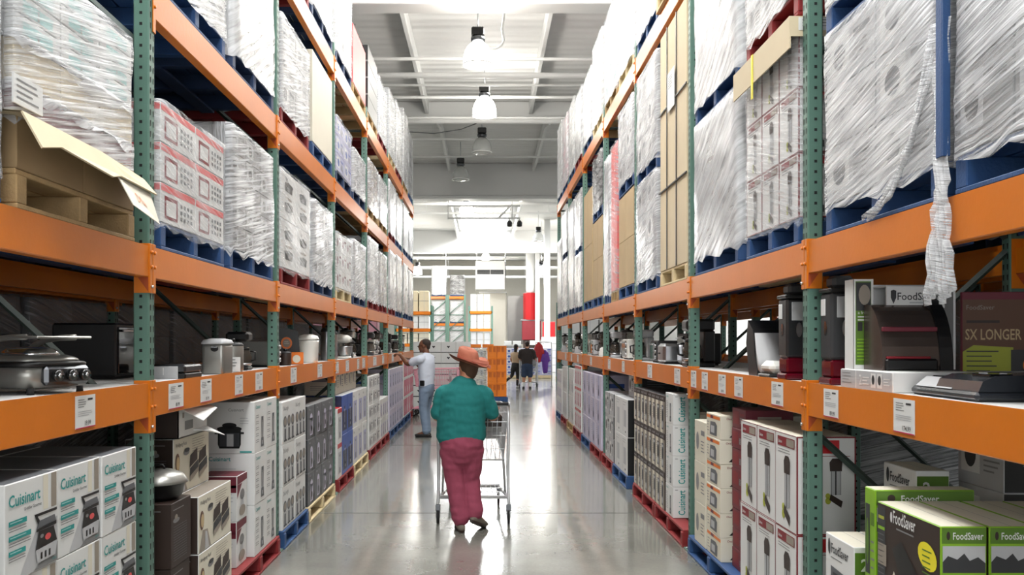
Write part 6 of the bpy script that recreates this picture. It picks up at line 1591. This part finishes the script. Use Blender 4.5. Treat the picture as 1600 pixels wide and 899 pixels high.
cart((1.55, 31.38, 0), -.1, 'wire shopping cart pushed by the person in the dark brown shirt', k=1.6)
cart((-.55, 19.6, 0), 1.5, 'empty cart with pale pink wires and a red end panel behind the man in white', 'pink', 'red', k=1.6)
t = thing('handbag', (.06, 8.10, .83), 0, 'black handbag in the child seat of the near cart', 'handbag')
b = MB(); b.box(-.10, -.045, .005, .10, .06, .14, 'brown_dark', .025); b.build('body', t)
b = MB(); b.tube([(-.06, 0, .13), (-.05, 0, .19), (.0, 0, .21), (.05, 0, .19), (.06, 0, .13)], .006, 'black', 8); b.build('strap', t)

# ------------------------------------------------------------------ things down the store
def crate_stack():
    b = MB(); W, D, H = .52, .40, .345
    b.box(-W / 2, -D / 2, 0, W / 2, D / 2, .02, 'crate'); 
    for (x0, x1, y0, y1) in ((-W / 2, W / 2, -D / 2, -D / 2 + .02), (-W / 2, W / 2, D / 2 - .02, D / 2), (-W / 2, -W / 2 + .02, -D / 2 + .02, D / 2 - .02), (W / 2 - .02, W / 2, -D / 2 + .02, D / 2 - .02)): b.box(x0, y0, .02, x1, y1, H, 'crate', .004)
    for i in range(4):
        x = -.21 + i * .115
        for q in (0, .022, .044): b.box(x + q, -D / 2 - .008, .18, x + q + .008, -D / 2, H - .03, 'orange_dark')
    b.box(-.006, -D / 2 - .012, .02, .006, -D / 2, H, 'orange_dark'); b.box(-W / 2, -D / 2 - .012, H - .02, W / 2, -D / 2, H, 'crate', .003); b.box(-W / 2, -D / 2 - .01, .0, W / 2, -D / 2, .03, 'crate', .003)
    me = b.mesh('crate'); rown = ['bottom', 'second', 'third', 'top']
    for k in range(4):
        for j in range(2):
            tag(inst(me, 'crate', (.34, 24.45 + j * .42, .14 + k * .345)), 'orange plastic crate with slotted sides, %s in the %s file, beside the straw hat' % (rown[k], 'near' if j == 0 else 'rear'), 'crate', 'orange plastic crates')
    pallet(.34, 24.75, 0, 'blue', 'blue pallet under the orange plastic crates', 1.1, .6)
crate_stack()
load(L, 24.3, 25.4, 0, 1.3, 'sacks', 'patterned brown and cream bagged goods behind the straw hat', 'wood', Xf=-.06 + .0, d=.4, grp='goods down the store')
for i in range(3):
    b = MB(); b.box(-.16, -.2, 0, .16, .2, .09, 'crate', .006); b.box(-.165, -.205, .08, .165, .205, .1, 'orange_print', .004)
    tag(b.build('crate', None, (-.62 + i * .36, 25.9, 1.46 + .002)), 'low orange tray on the shelf unit behind the bagged goods, %s from the white cartons' % ORD[i], 'tray', 'low orange trays')
b = MB(); b.box(-.85, 25.65, 1.43, .30, 26.15, 1.46, 'grey_light', .004)
for x in (-.83, .28):
    for y in (25.67, 26.13): b.box(x - .015, y - .015, 0, x + .015, y + .015, 1.43, 'green')
tag(b.build('shelf_unit'), 'plain shelf unit carrying low orange trays', 'shelf')
# white heart-marked cartons
b = carton_mb(.36, .36, .27, 'white', None, None, 'white')
for fr in (Fr((-.18, -.18, 0), (1, 0, 0), (0, 0, 1), .36, .27),):
    b.poly(fr, [(.18, .11), (.14, .155), (.15, .17), (.17, .168), (.18, .158), (.19, .168), (.21, .17), (.22, .155)], 'black', 2); b.rect(fr, 0, 0, .36, .02, 'charcoal', 1.5)
me = b.mesh('carton')
for r in range(6):
    for c in range(4):
        o = inst(me, 'carton', (-1.62 + .365 * c - .0, 22.2, r * .272)); tag(o, 'white carton with a small black heart, %s row, %s along, behind the man in white' % (ORD[r], ORD[c]), 'carton', 'white heart-marked cartons')
def far_rack(xs, y, levels, nm, top=4.7, d=1.07, endon=True):
    """end-on steel rack frames deep in the store"""
    for k, x in enumerate(xs):
        t = thing('rack_upright', (x, y, 0), 0, 'pale green end frame of a deep store rack, %s %s' % (ORD[k], nm), 'rack upright', 'end frames deep in the store')
        for q in (0, 1.07): b = MB(); b.box(q - .06, -.05, 0, q + .06, .05, top, 'green', .004); b.build('post', t)
        b = MB(); z = .4
        while z < top - .5: b.tube([(0, 0, z), (1.07, 0, z)], .03, 'green', 6); b.tube([(0, 0, z), (1.07, 0, z + .95)], .03, 'green', 6); z += 1.0
        b.build('brace', t)
far_rack((-3.55, -2.35), 58.0, 3, 'by the white goods')
def fbox(x0, x1, y0, y1, z0, z1, mat, name, label, cat, grp=None, art=True):
    b = MB(); b.box(x0, y0, z0, x1, y1, z1, mat, .02)
    if art:
        fr = Fr((x0, y0, z0), (1, 0, 0), (0, 0, 1), x1 - x0, z1 - z0); n = max(2, int((z1 - z0) / .35)); m = max(2, int((x1 - x0) / .4))
        for i in range(1, n): b.rect(fr, 0, fr.h * i / n, fr.w, fr.h * i / n + .02, 'grey', 4)
        for j in range(1, m): b.rect(fr, fr.w * j / m, 0, fr.w * j / m + .015, fr.h, 'grey_light', 3)
    return tag(b.build(name), label, cat, grp)
G = 'goods down the store'
k = 0
for (x0, x1, zz) in ((-3.55, -2.48, ((.1, 1.3), (1.6, 2.6), (3.0, 4.3), (4.75, 6.6))), (-2.35, -1.28, ((.1, 1.3), (1.6, 2.6), (3.0, 4.3), (4.75, 6.0)))):
    for (z0, z1) in zz:
        dk = z0 > 4.6 and x0 > -3
        load(R_ if False else 1, 58.15, 59.3, z0 - .14 + .0, z1 - z0, 'blackroll' if dk else 'blank', '%s load deep in the store, %s of the end-frame racks' % ('dark' if dk else 'white', ORD[k]), 'dark', Xf=x0 + .1, d=.95, grp=G); k += 1
    for zb in (1.45, 2.85, 4.6):
        b = MB(); b.box(x0, 58.02, zb - .15, x1, 58.08, zb, 'orange'); b.box(x0, 59.37, zb - .15, x1, 59.43, zb, 'orange'); tag(b.build('shelf_beam'), 'short orange beam between deep store loads, height %s' % ORD[int(zb) - 1] + (' by the dark load' if x0 > -3 else ' by the white load'), 'shelf beam', G)
# orange-beamed shelving left of and beyond the frames
def far_shelf(x0, x1, y, zs, cols, nm, d=1.1):
    t = thing('shelving', ((x0 + x1) / 2, y, 0), 0, nm, 'shelving', G); w_ = (x1 - x0) / 2
    for x in (-w_, w_):
        for q in (0, d): b = MB(); b.box(x - .05, q - .05, 0, x + .05, q + .05, zs[-1] + .3, 'green'); b.build('post', t)
    for z in zs: b = MB(); b.box(-w_, -.05, z - .15, w_, .0, z, 'orange'); b.box(-w_, d, z - .15, w_, d + .05, z, 'orange'); b.box(-w_, 0, z - .03, w_, d, z, 'white'); b.build('shelf', t)
    for i, z in enumerate(zs):
        n = 3; hh = min(1.0, (zs[i + 1] - z - .22) if i + 1 < len(zs) else 1.0)
        for j in range(n):
            a = x0 + .08 + (x1 - x0 - .16) * j / n; c = a + (x1 - x0 - .16) / n - .05
            fbox(a, c, y + .06, y + d - .1, z + .002, z + hh, cols[i % len(cols)], 'bulk_carton', 'pale stacked goods, %s, shelf %s, %s across' % (nm.split(',')[0], ORD[i], ORD[j]), 'goods', G)
far_shelf(-4.3, -2.55, 43.0, (.2, 1.55, 2.28, 3.1), ('white', 'cream', 'white', 'card_pale'), 'orange-beamed shelving past the left-side rack, deep')
far_shelf(-.9, .45, 52.5, (.2, 1.3, 2.42, 3.45), ('white', 'grey_light', 'white', 'white'), 'orange-beamed shelving before the beige block, deep')
far_shelf(2.55, 4.6, 30.0, (.2, 1.4, 2.7), ('grey_light', 'white', 'lilac'), 'side shelving past the right-side rack')
far_shelf(-5.2, -3.0, 26.0, (.2, 1.4, 2.7, 4.0), ('white', 'pink', 'white', 'cream'), 'side shelving past the left-side rack')
b = MB(); b.box(-.3, 56.0, 0, 1.35, 57.5, 4.75, 'beige_wall', .02); b.box(-.35, 55.95, 4.7, 1.4, 57.5, 4.8, 'white_paint'); struct(b, 'partition').name = 'wall_block'
b = MB(); b.box(-.55, 54.6, 4.85, 1.25, 56.0, 6.6, 'white_paint', .03); b.build('x').name = 'cooler_unit'; o = bpy.data.objects['cooler_unit']; tag(o, 'large white overhead air unit with two dark grilles', 'air unit')
for i, x in enumerate((-.45, .38)):
    b = MB(); b.box(x, 54.56, 5.78, x + .78, 54.61, 6.05, 'black')
    for q in range(5): b.box(x, 54.53, 5.80 + q * .055, x + .78, 54.57, 5.81 + q * .055, 'grey')
    g = b.build('grille', o)
b = MB(); b.tube([(1.3, 55.3, 5.6), (1.3, 55.3, 8)], .03, 'steel', 6); b.tube([(-.5, 55.3, 6.6), (-.5, 55.3, 8)], .03, 'steel', 6); b.build('hanger', o)
b = MB(); b.box(1.45, 56.0, 1.5, 3.47, 56.15, 4.54, 'metal_panel', .01)
for x in (1.52, 3.4): b.box(x - .05, 56.02, 0, x + .05, 56.12, 1.5, 'steel_dark')
tag(b.build('metal_panel'), 'large brushed metal wall panel beside the red cylinder', 'panel')
t = thing('extractor_hood', (2.73, 53.0, 0), 0, 'red octagonal column hanging under a fat white duct', 'extractor hood')
b = MB(); b.lathe([(.43, 2.95), (.43, 4.52), (.35, 4.55)], 'duct_red', n=8, smooth=False); b.build('red_column', t)
b = MB(); b.lathe([(.25, 4.55), (.27, 4.8), (.27, ZC)], 'white_paint', n=18); b.build('duct', t)
b = MB(); b.box(-.5, -.3, 1.75, .62, .5, 2.9, 'red_dark', .02); b.box(-.58, -.32, 2.88, .78, .5, 2.97, 'grey', .01); b.build('kiosk_box', t)
b = MB(); b.box(-.42, -.25, 0, .56, .4, 1.75, 'brown_dark', .02); b.build('kiosk_base', t)
b = MB(); b.box(-.05, -.33, 1.45, .3, -.31, 1.72, 'white'); b.build('notice', t)
for i, (x0, x1) in enumerate(((.98, 1.35), (1.42, 1.82))): fbox(x0, x1, 44.2, 44.3, 1.4902, 1.72, 'white', 'notice_board', 'small white notice board at the kiosk, %s along' % ORD[i], 'sign', G, False); b = MB()
fbox(.95, 1.85, 44.35, 44.9, 0, 1.45, 'grey', 'counter', 'grey counter below the white notice boards', 'counter', None, True)
for o in [o for o in COL.objects if o.name.startswith('notice_board')]: o.location.z -= .04; o.location.y += .2
fbox(3.15, 3.8, 48.0, 48.6, 1.90, 2.72, 'red', 'hanging_box', 'square red box behind the second white column', 'box', G, False)
fbox(3.1, 3.9, 47.9, 48.8, 0, 1.90, 'white', 'counter', 'white counter carrying the square red box', 'counter', None, True)
b = MB(); b.box(3.12, 46.4, .0, 3.42, 46.7, ZC, 'white_paint', .01); struct(b, 'column_1')
b = MB(); b.box(3.10, 46.38, .0, 3.44, 46.72, 1.05, 'lilac', .01); tag(b.build('column_guard'), 'pale lilac guard around the foot of the white column', 'guard')
b = MB(); b.box(2.98, 52.3, .0, 3.24, 52.55, ZC, 'white_paint', .01); struct(b, 'column_2')
# bottle packs on pallets at the aisle end
k = 0
for (x, y) in ((1.45, 40.5), (2.55, 40.5), (3.6, 38.5)):
    pallet(x, y, 0, 'pale', 'pale pallet under lavender bottle packs, %s from the crates' % ORD[k], 1.0, 1.0); 
    m = carton_mb(.98 / 2, .98 / 2, .24, 'lavender', art_sm('blue_print', 'white'), art_sm('blue_print', 'white'), 'white').mesh('bottle_pack') if k == 0 else m
    for r in range(5):
        for i in range(2):
            for j in range(2): tag(inst(m, 'bottle_pack', (x - .245 + i * .49, y - .245 + j * .49, .139 + r * .242)), 'lavender bottle pack, %s layer, %s pallet, %s %s' % (ORD[r], ORD[k], 'near' if j == 0 else 'rear', 'inner' if i == 0 else 'outer'), 'bottle pack', 'lavender bottle packs')
    k += 1
# bright jackets by the column on a rail
t = thing('clothes_rail', (2.1, 32.6, 0), 0, 'short rail carrying a red and a purple jacket beside the white column', 'rail')
b = MB(); b.tube([(-.22, 0, 1.62), (.35, 0, 1.62)], .015, 'steel', 8); b.tube([(-.22, 0, 0), (-.22, 0, 1.62)], .015, 'steel', 8); b.tube([(.35, 0, 0), (.35, 0, 1.62)], .015, 'steel', 8); b.build('frame', t)
b = MB(); b.box(-.24, -.25, 0, -.2, .25, .03, 'steel'); b.box(.33, -.25, 0, .37, .25, .03, 'steel'); b.build('feet', t)
def jacket(x, z0, z1, w_, mat, lab):
    b = MB(); zc = (z0 + z1) / 2
    limb(b, [(x, 32.6, z0), (x, 32.6, zc), (x, 32.6, z1)], [(w_ * .8, .09), (w_, .12), (w_ * .4, .06)], mat)
    limb(b, [(x - w_ * .5, 32.6, z1 - .08), (x - w_ * 1.1, 32.55, z1 - .35)], [.06, .05], mat); limb(b, [(x + w_ * .5, 32.6, z1 - .08), (x + w_ * 1.1, 32.55, z1 - .35)], [.06, .05], mat)
    q = bpy.data.objects.new('e', None); o = fuse(b, 'jacket', mat, None, .02, 2, .01); bpy.data.objects.remove(q); tag(o, lab, 'jacket', 'jackets on the rail')
jacket(1.98, .95, 1.58, .15, 'red', 'shiny red jacket hanging by the white column')
jacket(2.22, .55, 1.30, .12, 'purple', 'purple jacket hanging low by the white column')
